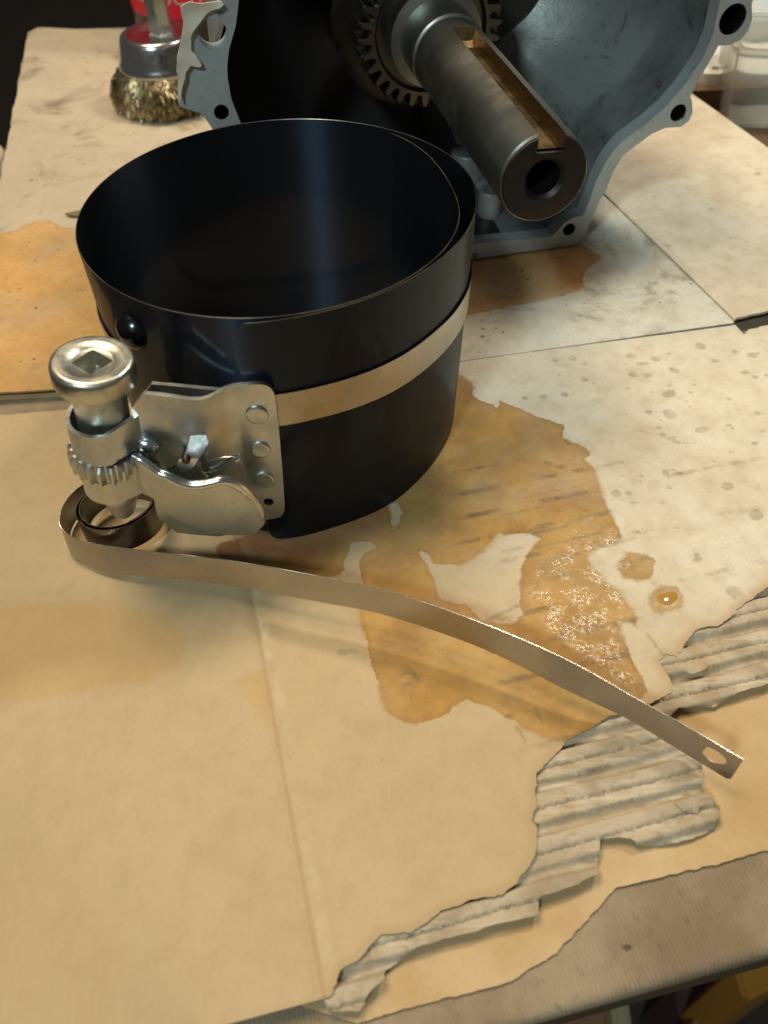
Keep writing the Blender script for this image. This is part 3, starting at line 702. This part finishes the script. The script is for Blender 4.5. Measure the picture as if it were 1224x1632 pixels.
# ---- release lever: rolled bead on top, broad thumb tab below
lv_dy = -8.0
def L3(px, py, dy): return onp(px, py, Vector((0, PY+dy, 0)), PLn)
bead_px = zz([(62, 605), (110, 622), (180, 672), (250, 722), (310, 745), (400, 790), (480, 812), (560, 812), (650, 795), (720, 778), (780, 790), (850, 825), (920, 880), (975, 940), (1010, 1000), (1020, 1040)])
nb_ = len(bead_px)
bp = [L3(x, y, -5.2-3.6*math.sin(math.pi*min(1, i/(nb_-1)*1.15))) for i, (x, y) in enumerate(bead_px)]
bp = catmull(bp, 6)
lever = mesh('release_lever', *tube(bp, [.95+.42*math.sin(math.pi*min(1., .12+.8*i/len(bp))) for i in range(len(bp))], 14), M['zinc_bright'], RC, angle=60)
low_px = zz([(62, 612), (75, 690), (120, 780), (215, 890), (300, 985), (400, 1060), (520, 1112), (640, 1145), (760, 1165), (870, 1172), (950, 1165), (1000, 1130), (1030, 1085), (1020, 1040)])
lowc = catmull([L3(x, y, -4.2-1.5*math.sin(math.pi*i/(len(low_px)-1))) for i, (x, y) in enumerate(low_px)], 8)
NB = 70
def samp(c, f):
    k = f*(len(c)-1); i = min(int(k), len(c)-2); return c[i].lerp(c[i+1], k-i)
rows = []
for i in range(NB+1):
    f = i/NB; a, b = samp(bp, f), samp(lowc, f)
    rows.append([a.lerp(b, j/12)+Vector((0, -.7*math.sin(math.pi*j/12)*math.sin(math.pi*f), 0)) for j in range(13)])
strip_mesh('thumb_tab', rows, M['zinc'], lever, .9, angle=50)
# ear behind the bead and the clevis that holds its pin
ear = [pl(*p, -4.) for p in zz([(310, 690), (380, 655), (450, 690), (560, 640), (575, 720), (620, 760), (560, 800), (440, 790), (330, 750)])]
P, V, Fc = sheet(ear, 1.2, lambda a, b, t: (a, PY-4.2+t, b), .9); mesh('lever_ear', V, Fc, M['zinc_bright'], lever, angle=40)
cl = [pl(*p, -5.) for p in zz([(478, 500), (596, 496), (618, 530), (560, 600), (500, 680), (450, 702), (405, 690), (388, 650), (400, 615), (440, 590)])]
P, V, Fc = sheet(cl, 1., lambda a, b, t: (a, PY-2.2-3.4*max(0, min(1, (pl(*zz([(540, 500)])[0], -5.)[1]-b)/4.5))+t, b), 1.0); clv = mesh('clevis', V, Fc, M['zinc_bright'], plate, angle=40)
x, z = pl(*zz([(455, 622)])[0], -6.)
mesh('pivot_pin', *lathe((x, PY-1, z), (0, -1, 0), [(1.15, 0), (1.15, 5.6), (.9, 5.9), (.02, 6.0)], 20), M['gear'], clv)
# spring leg lying against the plate
sl = catmull([L3(*p, -2.2) for p in zz([(600, 725), (690, 705), (760, 680), (820, 640), (858, 618), (800, 605), (700, 612), (630, 628)])], 6)
mesh('spring', *tube(sl, .32, 8), M['zinc_bright'], plate)
# raised tongue pressed out of the plate below the spring
tg_ = [pl(*p, 2.) for p in zz([(640, 640), (855, 612), (905, 760), (880, 800), (700, 790)])]
P, V, Fc = sheet(tg_, 1.2, lambda a, b, t: (a, plate_y(a, b)-.55+t, b), .5); mesh('pressed_tongue', V, Fc, M['zinc'], plate, angle=40)
# ---- band coil and its long tail
BW = 10.0; TW = 9.2
coil = []
cc = Vector((SPB.x-8.0, SPB.y+10.8))
for i in range(181):
    f = i/180; tt = R(-60)+2*math.pi*2.70*f; k = max(0., (f-.58)/.42)
    r_ = 10.6+.9*f+3.3*k; ox = 2.6*(1-k); oy = -1.2*(1-k)
    coil.append(Vector((cc.x+ox+r_*math.cos(tt)*1.06, cc.y+oy+r_*math.sin(tt), 4.2+1.0*math.cos(tt+.6)-2.6*k*k)))
tail_lo_px = [(132, 899), (167, 912), (218, 918), (300, 925), (385, 936), (507, 959), (620, 982), (772, 1035), (905, 1101), (1000, 1146), (1088, 1199), (1163, 1244)]
tail_up_px = [(126, 861), (167, 870), (225, 877), (305, 886), (388, 897), (510, 919), (624, 944), (775, 996), (908, 1054), (1018, 1116), (1112, 1168), (1185, 1211)]
tail_z = [1.3, 2.0, 3.4, 5.4, 7.0, 8.2, 8.6, 7.8, 5.6, 3.0, 1.4, 1.6]
lo = [g(x, y, z) for (x, y), z in zip(tail_lo_px, tail_z)]
up = []
for (x, y), L in zip(tail_up_px, lo):
    r_ = rays(x, y).normalized(); t0 = (L-EYE).dot(r_); d2 = ((L-EYE)-r_*t0).length_squared
    q = TW*TW-d2; up.append(EYE+r_*(t0-math.sqrt(q)) if q > 0 else EYE+r_*t0)
up = [L+(U-L).normalized()*TW for L, U in zip(lo, up)]
lo_c, up_c = catmull(lo, 8), catmull(up, 8)
tv_rows = [[L.lerp(U, j/4) for j in range(5)] for L, U in zip(lo_c, up_c)]
coil_rows = []
for i, p in enumerate(coil):
    coil_rows.append([Vector((p.x, p.y, p.z+BW*j/4)) for j in range(5)])
# join coil to tail with a smooth run round the left side
a0, b0 = coil_rows[-1], tv_rows[0]
d0 = (coil[-1]-coil[-4]).normalized(); d1 = (lo_c[3]-lo_c[0]).normalized(); jn = []
for i in range(1, 14):
    t = i/14; h00, h10, h01, h11 = 2*t**3-3*t*t+1, t**3-2*t*t+t, -2*t**3+3*t*t, t**3-t*t
    jn.append([a0[j]*h00+d0*h10*16+b0[j]*h01+d1*h11*16 for j in range(5)])
strip_mesh('band_coil', coil_rows[:166], M['dark_reflect_band'], RC, .28, angle=60)
allrows = coil_rows[165:]+jn+tv_rows[:-6]
strip_mesh('band_tail', allrows, M['steel_band'], RC, .28, angle=60)
# tip of the tail with its oval slot: flat quad ring around the hole
L0, U0, L1, U1 = tv_rows[-7][0], tv_rows[-7][4], lo[-1], up[-1]
def bil(u, v): return (L0*(1-u)+L1*u)*(1-v)+(U0*(1-u)+U1*u)*v
BW = TW; tl = (L1-L0).length
op_ = circ(tl*.5, BW*.5, 1, 40)
hole = [(tl-6.2+3.4*math.cos(t), BW*.52+2.2*math.sin(t)) for t in [2*math.pi*i/28 for i in range(28)]]
tipn = (L1-L0).cross(U0-L0).normalized()
P, V, Fc = sheet([(0, 0), (tl-.8, 0), (tl, .8), (tl, BW-.8), (tl-.8, BW), (0, BW)], 1.2, lambda a, b, t: tuple(bil(a/tl, b/BW)-tipn*t), .28, holes=[hole])
mesh('band_end', V, Fc, M['steel_band'], RC, angle=40)['label'] = 'band end with an oval slot'
for nm, pts in (('band_edge', [U+(U-L).normalized()*.02 for L, U in zip(lo_c, up_c)]),):
    mesh(nm, *tube(pts, .11, 6), M['edge'], RC)

# ------------------------------------------------------------------ engine
PSI = R(12); FT = Vector((math.cos(PSI), math.sin(PSI), 0)); FN = Vector((math.sin(PSI), -math.cos(PSI), 0))   # along the gasket face, and out of it
EP = g(925, 390, .6)
ENG = thing('engine', 'open engine crankcase with keyed crankshaft standing on the rear cardboard flap', 'engine')
def ef(px, py, d=0.):                                       # pixel -> (s,z) on the gasket face (or d behind it)
    p = onp(px, py, EP-FN*d, FN); return ((p-EP).dot(FT), p.z)
def e3(s_, z, d=0.): return EP+FT*s_-FN*d+Vector((0, 0, z-EP.z))
right_out = [ef(*p) for p in [(926, 389), (945, 345), (958, 315), (966, 303), (978, 272), (993, 248), (1015, 231), (1038, 214), (1060, 204), (1086, 202), (1098, 193), (1104, 179), (1103, 163), (1100, 154), (1114, 127), (1134, 93), (1145, 73), (1162, 72), (1180, 64), (1193, 48), (1199, 30), (1198, 6)]]
left_out = [ef(*p) for p in [(352, -8), (353, 11), (333, 17), (305, 55), (298, 80), (300, 105), (286, 147), (286, 170), (318, 180), (328, 190), (339, 206), (352, 225)]]
sx = left_out[-1][0]
outer = right_out+[(54, 100), (52, 122), (36, 156), (0, 188), (-50, 200), (-100, 190), (-130, 160), (-140, 130)]+left_out+[(sx+6, 40), (sx+14, 16), (sx+24, 4), (-60, 2.0)]
inR = [ef(*p) for p in [(755, 389), (856, 380), (880, 377), (889, 368), (898, 357), (912, 348), (929, 344), (938, 325), (950, 288), (966, 258), (979, 239), (993, 224), (1029, 198), (1063, 169), (1094, 132), (1120, 93), (1136, 56), (1148, 0)]]
inL = [ef(*p) for p in [(381, -5), (379, 15), (376, 40), (365, 79), (362, 105), (363, 125), (369, 160), (384, 198), (395, 225)]]
inner = inR+[(38, 118), (20, 150), (-15, 176), (-50, 184), (-90, 176), (-115, 150), (-128, 125)]+inL+[(inL[-1][0]+8, 34), (inL[-1][0]+22, 14), (-60, 7)]
outer = [tuple(p) for p in outer]; inner = [tuple(p) for p in inner]
def mmpx(px, py): return F/(onp(px, py, EP, FN)-EYE).length*1.0
holes = []
hole_info = [((340, 55), 19.5), ((353, 179), 10.5), ((907, 366), 9.5), ((1081, 180), 11.5), ((1168, 31), 18.5)]
for (x, y), r_ in hole_info:
    c = ef(x, y); holes.append(circ(c[0], c[1], r_/mmpx(x, y)*1.02, 24))
P, V, Fc = sheet(outer, 4., lambda a, b, t: tuple(e3(a, b, t)), 7.0, holes=[inner]+holes)
flange = mesh('gasket_flange', V, Fc, M['face'], ENG, angle=35)
# bolt bores behind the flange
for (x, y), r_ in hole_info[1:]:
    c = ef(x, y); rr = r_/mmpx(x, y)
    mesh('bolt_bore', *lathe(e3(c[0], c[1], 1.), -FN, [(rr*1.35, 6.2), (rr*1.30, 24), (rr*.02, 24.5)], 20, cap0=False), M['cast'], flange)
    mesh('bore_lining', *lathe(e3(c[0], c[1], .4), -FN, [(rr*1.0, 0), (rr*.93, .8), (rr*.93, 20), (.02, 20.2)], 20, cap0=False), M['gear'], flange)
# casting: inner wall loft, outer wall loft
cs = (-58., 92.)
def loft(cont, steps, cx_=cs):
    cont = [Vector((p[0], p[1])) for p in cont]; V = []; Fc = []; n = len(cont)
    for sc, d, dz in steps:
        for p in cont: V.append(tuple(e3(cx_[0]+(p.x-cx_[0])*sc, max(1.2, cx_[1]+(p.y-cx_[1])*sc+dz), d)))
    for k in range(len(steps)-1):
        for i in range(n): j = (i+1) % n; Fc.append((k*n+i, k*n+j, (k+1)*n+j, (k+1)*n+i))
    return V, Fc, n
innc = [(p.x, p.y) for p in catmull([(*p, 0) for p in inner], 4, True)]
V, Fc, n = loft(innc, [(1., 6.9, 0), (.993, 14, 0), (.985, 24, 0), (.978, 30, 0), (.965, 32.5, 0), (.93, 38, 0), (.86, 52, 0), (.77, 66, 0), (.64, 76, 0), (.45, 82, 0), (.2, 84, 0), (.05, 84, 0)])
Fc.append(tuple(len(V)-n+i for i in range(n)))
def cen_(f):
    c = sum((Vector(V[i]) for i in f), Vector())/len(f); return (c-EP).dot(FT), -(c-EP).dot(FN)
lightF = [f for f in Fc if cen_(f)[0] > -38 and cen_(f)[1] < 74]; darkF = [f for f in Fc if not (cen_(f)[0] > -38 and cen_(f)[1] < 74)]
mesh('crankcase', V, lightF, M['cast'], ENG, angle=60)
mesh('cylinder_side', V, darkF, M['dark_case'], ENG, angle=60)
V, Fc, n = loft(innc, [(1.03, 6.9, 0), (1.03, 40, 0), (1.0, 80, 0), (.9, 100, 0), (.7, 104, 0)])
Fc.append(tuple(len(V)-n+i for i in range(n)))
mesh('outer_casting', V, Fc, M['cast'], ENG, angle=60)
# ribs and boss inside the case
bc = onp(778, 350, EP-FN*22, FN)
bs_ = Vector((bc.x, bc.y, 0))
mesh('boss', *lathe((bs_.x, bs_.y, 3), (0, 0, 1), [(5.6, 0), (5.3, 1.5), (5.1, 16.5), (4.7, 17.2), (3.0, 17.2), (2.8, 16.6), (2.7, 9), (.02, 9)], 28), M['cast'], ENG)
bs2 = bs_-FN*26+FT*(-2)
mesh('boss', *lathe((bs2.x, bs2.y, 3), (0, 0, 1), [(9, 0), (8, 22), (7.4, 23), (.02, 23.2)], 28), M['cast'], ENG)
# scraped gasket paper on the left lug
gk = [ef(*p, -1.2) for p in [(287, 10), (300, 2), (320, 6), (338, 2), (352, 0), (356, 6), (350, 13), (335, 18), (322, 28), (308, 46), (303, 58), (304, 80), (318, 96), (322, 103), (317, 107), (303, 105), (296, 114), (291, 135), (287, 160), (284, 150), (286, 125), (281, 112), (282, 90), (290, 60), (292, 35)]]
gk = rough_edge(gk+[gk[0]], 1.5, .3, 2.)[:-1]
P, V, Fc = sheet(gk, 1.5, lambda a, b, t: tuple(e3(a, b, -1.0-1.1*noise.noise(Vector((a*.2, b*.2, 1.)))-.8+t)), .5)
mesh('gasket_scrap', V, Fc, M['gasket'], ENG, angle=60)['label'] = 'cream strip of scraped gasket paper'
# ---- crankshaft
AX = EYE+rays(868, 286).normalized()*250                      # centre of the end face
SR = 12.7; KW, KD, KLEN, SLEN = 7.5, 4.4, 80., 90.
kdir = Vector((0, 0, 1)); kdir = (kdir-FN*kdir.dot(FN)).normalized(); kx = FT
ka = R(-4); kU = kdir*math.cos(ka)+kx*math.sin(-ka); kX = kx*math.cos(ka)-kdir*math.sin(-ka)
def ring_key(d, r_, slot=True, n=64):
    """outline of the shaft at depth d behind the end face, with the key slot cut out"""
    out = []; h = KW/2; a0 = math.asin(h/r_)
    for i in range(n+1):
        t = a0+(2*math.pi-2*a0)*i/n; out.append(AX-FN*d+kU*(r_*math.cos(t))+kX*(r_*math.sin(t)))
    b = r_-KD if slot else r_*math.cos(a0)
    out.append(AX-FN*d+kU*b-kX*h); out.append(AX-FN*d+kU*b+kX*h)
    return out
CS = thing('dummy', '', '') if False else ENG
mbs = MB(); n = 67
secs = [(.6, SR-.55, True), (0.6, SR-.55, True), (1.3, SR, True)]+[(1.3+(KLEN-2.6)*i/6, SR, True) for i in range(1, 7)]
V = []; Fc = []
for d, r_, s_ in secs[1:]: V += ring_key(d, r_, s_)
m = len(secs)-1
for k in range(m-1):
    for i in range(n):
        if i in (n-3, n-2, n-1): continue
        Fc.append((k*n+i, k*n+(i+1) % n, (k+1)*n+(i+1) % n, (k+1)*n+i))
mbs.add(V, Fc)
# behind the slot: full round shaft, then shoulder and larger land
mbs.add(*lathe(AX, -FN, [(SR, KLEN-1.3), (SR, SLEN-1.2), (SR-.5, SLEN-1.), (SR-.5, SLEN-.2), (SR+.1, SLEN), (SR+.55, SLEN+.5), (SR+.55, SLEN+16), (SR+4., SLEN+17), (SR+4., SLEN+26), (.02, SLEN+26.2)], 64))
shaft = mbs.build('crankshaft', M['shaft'], ENG, angle=35)
shaft['label'] = 'grey keyed crankshaft pointing out of the case'
# end face with centre hole
face2 = [((p-AX).dot(kX), (p-AX).dot(kU)) for p in ring_key(0, SR-.9)]
hr = 4.9
P, T = cdt(face2, 3., holes=[circ(0, 0, hr+1.1, 36)])
mbf = MB(); mbf.add([AX+kX*p[0]+kU*p[1] for p in P], T)
r0 = ring_key(0, SR-.9); r1 = ring_key(.6, SR-.55)
mbf.add(r0+r1, [(i, (i+1) % n, n+(i+1) % n, n+i) for i in range(n)])
xk, yk = kX, kU
Vh, Fh = [], []
for r_, d in ((hr+1.1, 0), (hr, 1.1), (hr, 26), (.02, 29)):
    for i in range(36): t = 2*math.pi*i/36; Vh.append(AX+kX*r_*math.cos(t)+kU*r_*math.sin(t)-FN*d)
for k in range(3):
    for i in range(36): Fh.append((k*36+i, k*36+(i+1) % 36, (k+1)*36+(i+1) % 36, (k+1)*36+i))
mbf.add(Vh, Fh); mbf.build('end_face', M['shaft_face'], shaft, angle=30)
# thin bright corner round the end face
mesh('face_edge', *tube([p for p in ring_key(.62, SR-.5)[:n-2]], .11, 6), M['shaft'], shaft)
# key slot floor, walls and rounded far end
V = []; Fc = []
for d in (.6, KLEN-6, KLEN-3.5, KLEN-1.3):
    lift = 0 if d < KLEN-4 else (1.2 if d < KLEN-2 else KD+.1); h = KW/2
    top = math.sqrt(SR*SR-h*h)
    for a, b in ((-h, top), (-h, SR-KD+lift), (h, SR-KD+lift), (h, top)): V.append(AX-FN*d+kX*a+kU*min(b, top+.35 if False else b))
for k in range(3):
    for i in range(3): Fc.append((k*4+i, k*4+i+1, (k+1)*4+i+1, (k+1)*4+i))
mesh('key_slot', V, Fc, M['key'], shaft, smooth=False)
# timing gear
gd = SLEN+24; nt = 30; GR = 27.0; V = []; Fc = []; prof = []
for i in range(nt):
    for f, r_ in ((0, GR-4.4), (.16, GR-3.8), (.30, GR-.5), (.38, GR), (.54, GR), (.62, GR-.5), (.76, GR-3.8), (.92, GR-4.4)): prof.append((2*math.pi*(i+f)/nt, r_))
m = len(prof)
for d, k in ((gd, .965), (gd+.8, 1.), (gd+9, 1.), (gd+9.5, .97)):
    for t, r_ in prof: V.append(AX-FN*d+(kX*math.cos(t)+kU*math.sin(t))*r_*k)
for l in range(3):
    for i in range(m): j = (i+1) % m; Fc.append((l*m+i, l*m+j, (l+1)*m+j, (l+1)*m+i))
for t, r_ in prof: V.append(AX-FN*(gd-.0)+(kX*math.cos(t)+kU*math.sin(t))*(GR-6.2))
for t, r_ in prof: V.append(AX-FN*(gd+2.0)+(kX*math.cos(t)+kU*math.sin(t))*(GR-7.2))
for t, r_ in prof: V.append(AX-FN*(gd+2.0)+(kX*math.cos(t)+kU*math.sin(t))*(SR+2))
for i in range(m):
    j = (i+1) % m; Fc += [(i, j, 4*m+j, 4*m+i), (4*m+i, 4*m+j, 5*m+j, 5*m+i), (5*m+i, 5*m+j, 6*m+j, 6*m+i)]
mesh('timing_gear', V, Fc, M['gear'], ENG, angle=30)
# crank web behind the gear
mesh('crank_web', *lathe(AX, -FN, [(30, SLEN+42), (33, SLEN+43), (33, SLEN+58), (30, SLEN+59), (.02, SLEN+59)], 48), M['gear'], ENG)

# ------------------------------------------------------------------ wire cup brush
bf = g(256, 197, .8); bcx, bcy = bf.x+1, bf.y+30
BR = thing('cup_brush', 'brass wire cup brush with silver cup standing behind the engine flange', 'brush', loc=(bcx, bcy, .5))
BPn = Vector((0, -1, 0))
def bz_(px, py, y): return onp(px, py, Vector((0, y, 0)), BPn).z
zc = bz_(255, 122, bcy-20); zt = bz_(262, 35, bcy+14)
hcup = zt-zc
cup = mesh('cup', *lathe((bcx, bcy, zc), (0, 0, 1), [(20.5, -2), (23.4, -1.2), (23.8, .5), (22.9, 2.2), (22.2, hcup*.25), (21.4, hcup*.55), (20.3, hcup*.82), (19.4, hcup*.95), (18.2, hcup), (15.5, hcup-.3), (12.5, hcup-1.6), (8, hcup-2.2), (.02, hcup-2.3)], 64), m_metal('brush_cup_steel', (.52, .54, .56), .2, .2, 60, .2), BR, angle=50)
stem = mesh('threaded_stem', *lathe((bcx+3, bcy, zc+hcup-3), (0, 0, 1), [(7.4, 0), (7.4, 2.5), (6.2, 3.2), (6.2, 30), (5.4, 31), (.02, 31)], 6), M['zinc_bright'], BR, angle=20)
rnd = random.Random(5); V = []; Fc = []
for i in range(4300):
    a = rnd.uniform(0, 2*math.pi); r0 = 9+12.6*math.sqrt(rnd.random()); out = r0/21.6
    r1 = r0+out**2*rnd.uniform(7.5, 13.)-rnd.uniform(0, 3.); z0, z1 = zc+1, .6+rnd.uniform(0, 1.8)+max(0., (out-.8))*rnd.uniform(0, 14)
    ph = rnd.uniform(0, 6.28); am = rnd.uniform(.45, 1.05); n = 12; tw = rnd.uniform(-.10, .10); b0 = len(V); rw = rnd.uniform(.17, .30)
    for k in range(n+1):
        f = k/n; rr = r0+out**3*2.6*math.sin(math.pi*min(1, f*1.05))+(r1-r0)*f**.8; aa = a+tw*f+am*math.sin(ph+f*17)/max(rr, 4); rr += am*math.cos(ph*1.7+f*19)*.8; z = z0+(z1-z0)*f
        c = Vector((bcx+rr*math.cos(aa), bcy+rr*math.sin(aa), z)); u = Vector((-math.sin(aa), math.cos(aa), 0)); v = Vector((math.cos(aa), math.sin(aa), 0))
        V += [c+u*rw, c-u*rw*.5+v*rw*.87, c-u*rw*.5-v*rw*.87]
    for k in range(n):
        for q in range(3): Fc.append((b0+k*3+q, b0+k*3+(q+1) % 3, b0+(k+1)*3+(q+1) % 3, b0+(k+1)*3+q))
s = NT('brass_wire'); nn = s.noise(160, 3, .6)
br = mesh('bristles', V, Fc, s.fin(s.mix(s.ramp(nn, .3, .7), (.52, .44, .26), (.20, .165, .10)), .33, 1.0), BR); br['kind'] = 'stuff'

# ------------------------------------------------------------------ bottle with a red label behind the brush
bl = g(205, 95); rB = 36.; bx, by = bl.x+rB+1, bl.y+38
BT = thing('bottle', 'dark plastic bottle with red label standing behind the wire brush', 'bottle', loc=(bx, by, .5))
mesh('body', *lathe((bx, by, .6), (0, 0, 1), [(rB-4, 0), (rB-1.2, .8), (rB, 3), (rB, 118), (rB-2, 126), (rB-12, 142), (14, 150), (13, 156), (.02, 156)], 64), m_plain('dark_bottle_plastic', (.02, .017, .015), .35, .2), BT, angle=40)
mesh('cap', *lathe((bx, by, 156.6), (0, 0, 1), [(15, 0), (15.5, 1), (15.2, 17), (14, 18.5), (.02, 18.6)], 32), m_plain('bottle_cap', (.03, .03, .03), .4), BT)
rows = []
lz0 = bz_(262, 32, by-rB)
for i in range(41):
    a = R(-165)+R(150)*i/40; e = min(i, 40-i)/40*R(150)*rB; cut = 0 if e > 8 else 8-math.sqrt(max(0, 64-(8-e)**2))
    rows.append([(bx+(rB+.25)*math.cos(a), by+(rB+.25)*math.sin(a), lz0+cut+(78-2*cut)*j/4) for j in range(5)])
lab = strip_mesh('label_sticker', rows, m_plain('red_label', (.62, .012, .03), .4, .12), BT, .15)
def text_on_label(txt, a_mid, z0, size):
    cu = bpy.data.curves.new('lettering', 'FONT'); cu.body = txt; cu.size = size*MM; cu.align_x = 'CENTER'; cu.resolution_u = 4
    ob = bpy.data.objects.new('tmp', cu); COL.objects.link(ob); bpy.context.view_layer.update()
    me = bpy.data.meshes.new_from_object(ob.evaluated_get(bpy.context.evaluated_depsgraph_get())); COL.objects.unlink(ob); bpy.data.objects.remove(ob)
    Vt = []
    for v in me.vertices:
        a = a_mid+v.co.x/MM/rB; Vt.append((bx+(rB+.5)*math.cos(a), by+(rB+.5)*math.sin(a), z0+v.co.y/MM))
    Ft = [tuple(p.vertices) for p in me.polygons]; bpy.data.meshes.remove(me)
    return mesh('lettering', Vt, Ft, m_plain('label_white', (.66, .36, .40), .5, .1), lab, smooth=False)
text_on_label('REDUCTION', R(-90), bz_(280, 8, by-rB), 11.5)

# ------------------------------------------------------------------ clutter beyond the right flap
pw = m_plain('white_plastic', (.74, .74, .70), .4, .15)
def clut(px, py, z): return g(px, py, z)
p0 = clut(1150, 128, -2)
cover = [(p0.x-16, p0.y-7), (p0.x-9, p0.y-11), (p0.x+2, p0.y-9), (p0.x+10, p0.y-13), (p0.x+30, p0.y-16), (p0.x+60, p0.y-14), (p0.x+70, p0.y+30), (p0.x+30, p0.y+48), (p0.x-8, p0.y+40), (p0.x-18, p0.y+12)]
cover = [tuple(p)[:2] for p in catmull([(*p, 0) for p in cover], 5, True)]
P, V, Fc = sheet(cover, 8., lambda a, b, t: (a, b, 2.+4-t), 6., holes=[circ(p0.x-6, p0.y-3, 2.6, 16)])
tag(mesh('cover_plate', V, Fc, pw, angle=40, org=(p0.x, p0.y, -5)), 'white lobed cover plate with a bolt hole beyond the engine', 'plate')
bt_ = mesh('wooden_block', *box((p0.x-22, p0.y-18, -11), (p0.x+80, p0.y+52, 0)), m_plain('brown_block', (.12, .07, .035), .7, .5, 30), smooth=False); tag(bt_, 'brown wooden block under the white cover plate', 'block')
# clear plastic tub: thin walled open box with rounded corners
def tub(x0, y0, x1, y1, z0, z1, th, mat, name, label, rot):
    c = Vector(((x0+x1)/2, (y0+y1)/2, 0)); V = []; Fc = []; n = 32
    def rr(hx, hy, r_, z):
        out = []
        for i in range(n):
            t = 2*math.pi*(i+.5)/n; sx_, sy_ = math.copysign(1, math.cos(t)), math.copysign(1, math.sin(t))
            x, y = sx_*(hx-r_)+r_*math.cos(t), sy_*(hy-r_)+r_*math.sin(t)
            out.append((c.x+x*math.cos(rot)-y*math.sin(rot), c.y+x*math.sin(rot)+y*math.cos(rot), z))
        return out
    hx, hy = (x1-x0)/2, (y1-y0)/2
    L = [rr(hx*.92, hy*.92, 6, z0), rr(hx*.94, hy*.94, 7, z0+2), rr(hx, hy, 8, z1-3), rr(hx+2.5, hy+2.5, 9, z1-3), rr(hx+2.5, hy+2.5, 9, z1), rr(hx-th, hy-th, 7, z1), rr(hx*.94-th, hy*.94-th, 6, z0+2+th), rr(hx*.9-th, hy*.9-th, 5, z0+th)]
    for l in L: V += l
    for k in range(len(L)-1):
        for i in range(n): j = (i+1) % n; Fc.append((k*n+i, k*n+j, (k+1)*n+j, (k+1)*n+i))
    Fc += [tuple(range(n-1, -1, -1)), tuple((len(L)-1)*n+i for i in range(n))]
    return tag(mesh(name, V, Fc, mat, angle=40, org=(c.x, c.y, z0)), label, 'tub')
s = NT('clear_plastic'); clear = s.fin((.86, .87, .84), .12, 0., None, .5, Transmission_Weight=.8, IOR=1.25)
q0 = clut(1160, 200, -11)
tub(q0.x-2, q0.y-10, q0.x+88, q0.y+46, -11, 30, 1.2, clear, 'plastic_tub', 'clear plastic tub on the bench beyond the right flap', R(-8))
tub(q0.x+20, q0.y+75, q0.x+130, q0.y+150, -11, 20, 1.6, pw, 'tray', 'white rimmed tray behind the clear plastic tub', R(6))
q1 = clut(1215, 45, 0)
V, Fc = [], []
for k in range(9):
    f = math.pi*.5*k/8
    for i in range(28):
        t = 2*math.pi*i/28; r_ = 1+.12*math.sin(3*t+.5)+.06*math.sin(7*t)
        V.append((q1.x+38+46*r_*math.cos(f)**.6*math.cos(t), q1.y+62+40*r_*math.cos(f)**.6*math.sin(t), -11+44*math.sin(f)*(1+.1*math.sin(5*t+f*4))))
for k in range(8):
    for i in range(28): Fc.append((k*28+i, k*28+(i+1) % 28, (k+1)*28+(i+1) % 28, (k+1)*28+i))
tag(mesh('plastic_bag', V, Fc, m_plain('pale_bag', (.62, .70, .76), .3, .2, 30, bump=.6, bs=40), angle=70), 'pale blue crumpled plastic bag behind the engine', 'bag')

# ------------------------------------------------------------------ things below the bench
def floor_box(name, pxs, z0, h, mat, label, cat):
    q = [g(x, y, z0+h) for x, y in pxs]; n = len(q)
    bm = bmesh.new(); b = [bm.verts.new((p.x*MM, p.y*MM, z0*MM)) for p in q]; t = [bm.verts.new((p.x*MM, p.y*MM, (z0+h)*MM)) for p in q]
    bm.faces.new(t); bm.faces.new(b[::-1])
    for i in range(n): bm.faces.new((b[i], b[(i+1) % n], t[(i+1) % n], t[i]))
    bmesh.ops.recalc_face_normals(bm, faces=bm.faces); bmesh.ops.bevel(bm, geom=list(bm.edges), offset=3*MM, segments=2, affect='EDGES')
    me = bpy.data.meshes.new(name); bm.to_mesh(me); bm.free(); me.materials.append(mat); return tag(put(bpy.data.objects.new(name, me)), label, cat)
floor_box('amber_box', [(1168, 1535), (1188, 1597), (1290, 1545), (1280, 1490)], -740, 300, m_plain('amber_plastic', (.42, .20, .03), .35, .3, 8), 'amber plastic box on the dark floor below the bench edge', 'box')
floor_box('brown_carton', [(868, 1600), (880, 1680), (975, 1670), (965, 1585)], -740, 220, m_plain('dark_carton', (.26, .14, .075), .8, .5, 10), 'brown carton on the dark floor under the bench mat', 'carton')
fb = floor_box('beige_canister', [(972, 1588), (985, 1680), (1012, 1670), (1000, 1580)], -740, 240, m_plain('beige_tin', (.40, .34, .20), .5, .4, 10), 'narrow beige canister standing beside the brown carton', 'canister')
floor_box('dark_crate', [(1075, 1560), (1095, 1700), (1180, 1680), (1150, 1540)], -740, 150, m_plain('dark_red_crate', (.07, .028, .024), .7, .4, 10), 'dark red crate on the floor beside the amber box', 'crate')
a, b = g(1104, 1640, -560), g(1143, 1588, -560)
tag(mesh('wooden_stick', *tube([a-(b-a)*.6, a, b], 3.2, 8), m_plain('pale_wood', (.36, .20, .11), .7, .3)), 'thin wooden stick lying across the dark red crate', 'stick')
a = g(1, 243, -6)
hnd = thing('tool_handle', 'brown tool handle with white rounded cap leaning beside the bench edge', 'tool handle', loc=(a.x-8, a.y, -740))
mesh('cap', *lathe((a.x-8, a.y, -22), (0, 0, 1), [(10, 0), (10.5, 2), (10.5, 12), (9, 17), (6, 20), (.02, 21.5)], 28), m_plain('ivory_cap', (.62, .57, .45), .5), hnd)
mesh('shaft', *lathe((a.x-8, a.y, -738), (0, 0, 1), [(9, 0), (9, 716), (.02, 716.5)], 20), m_plain('brown_handle', (.13, .075, .04), .6), hnd)
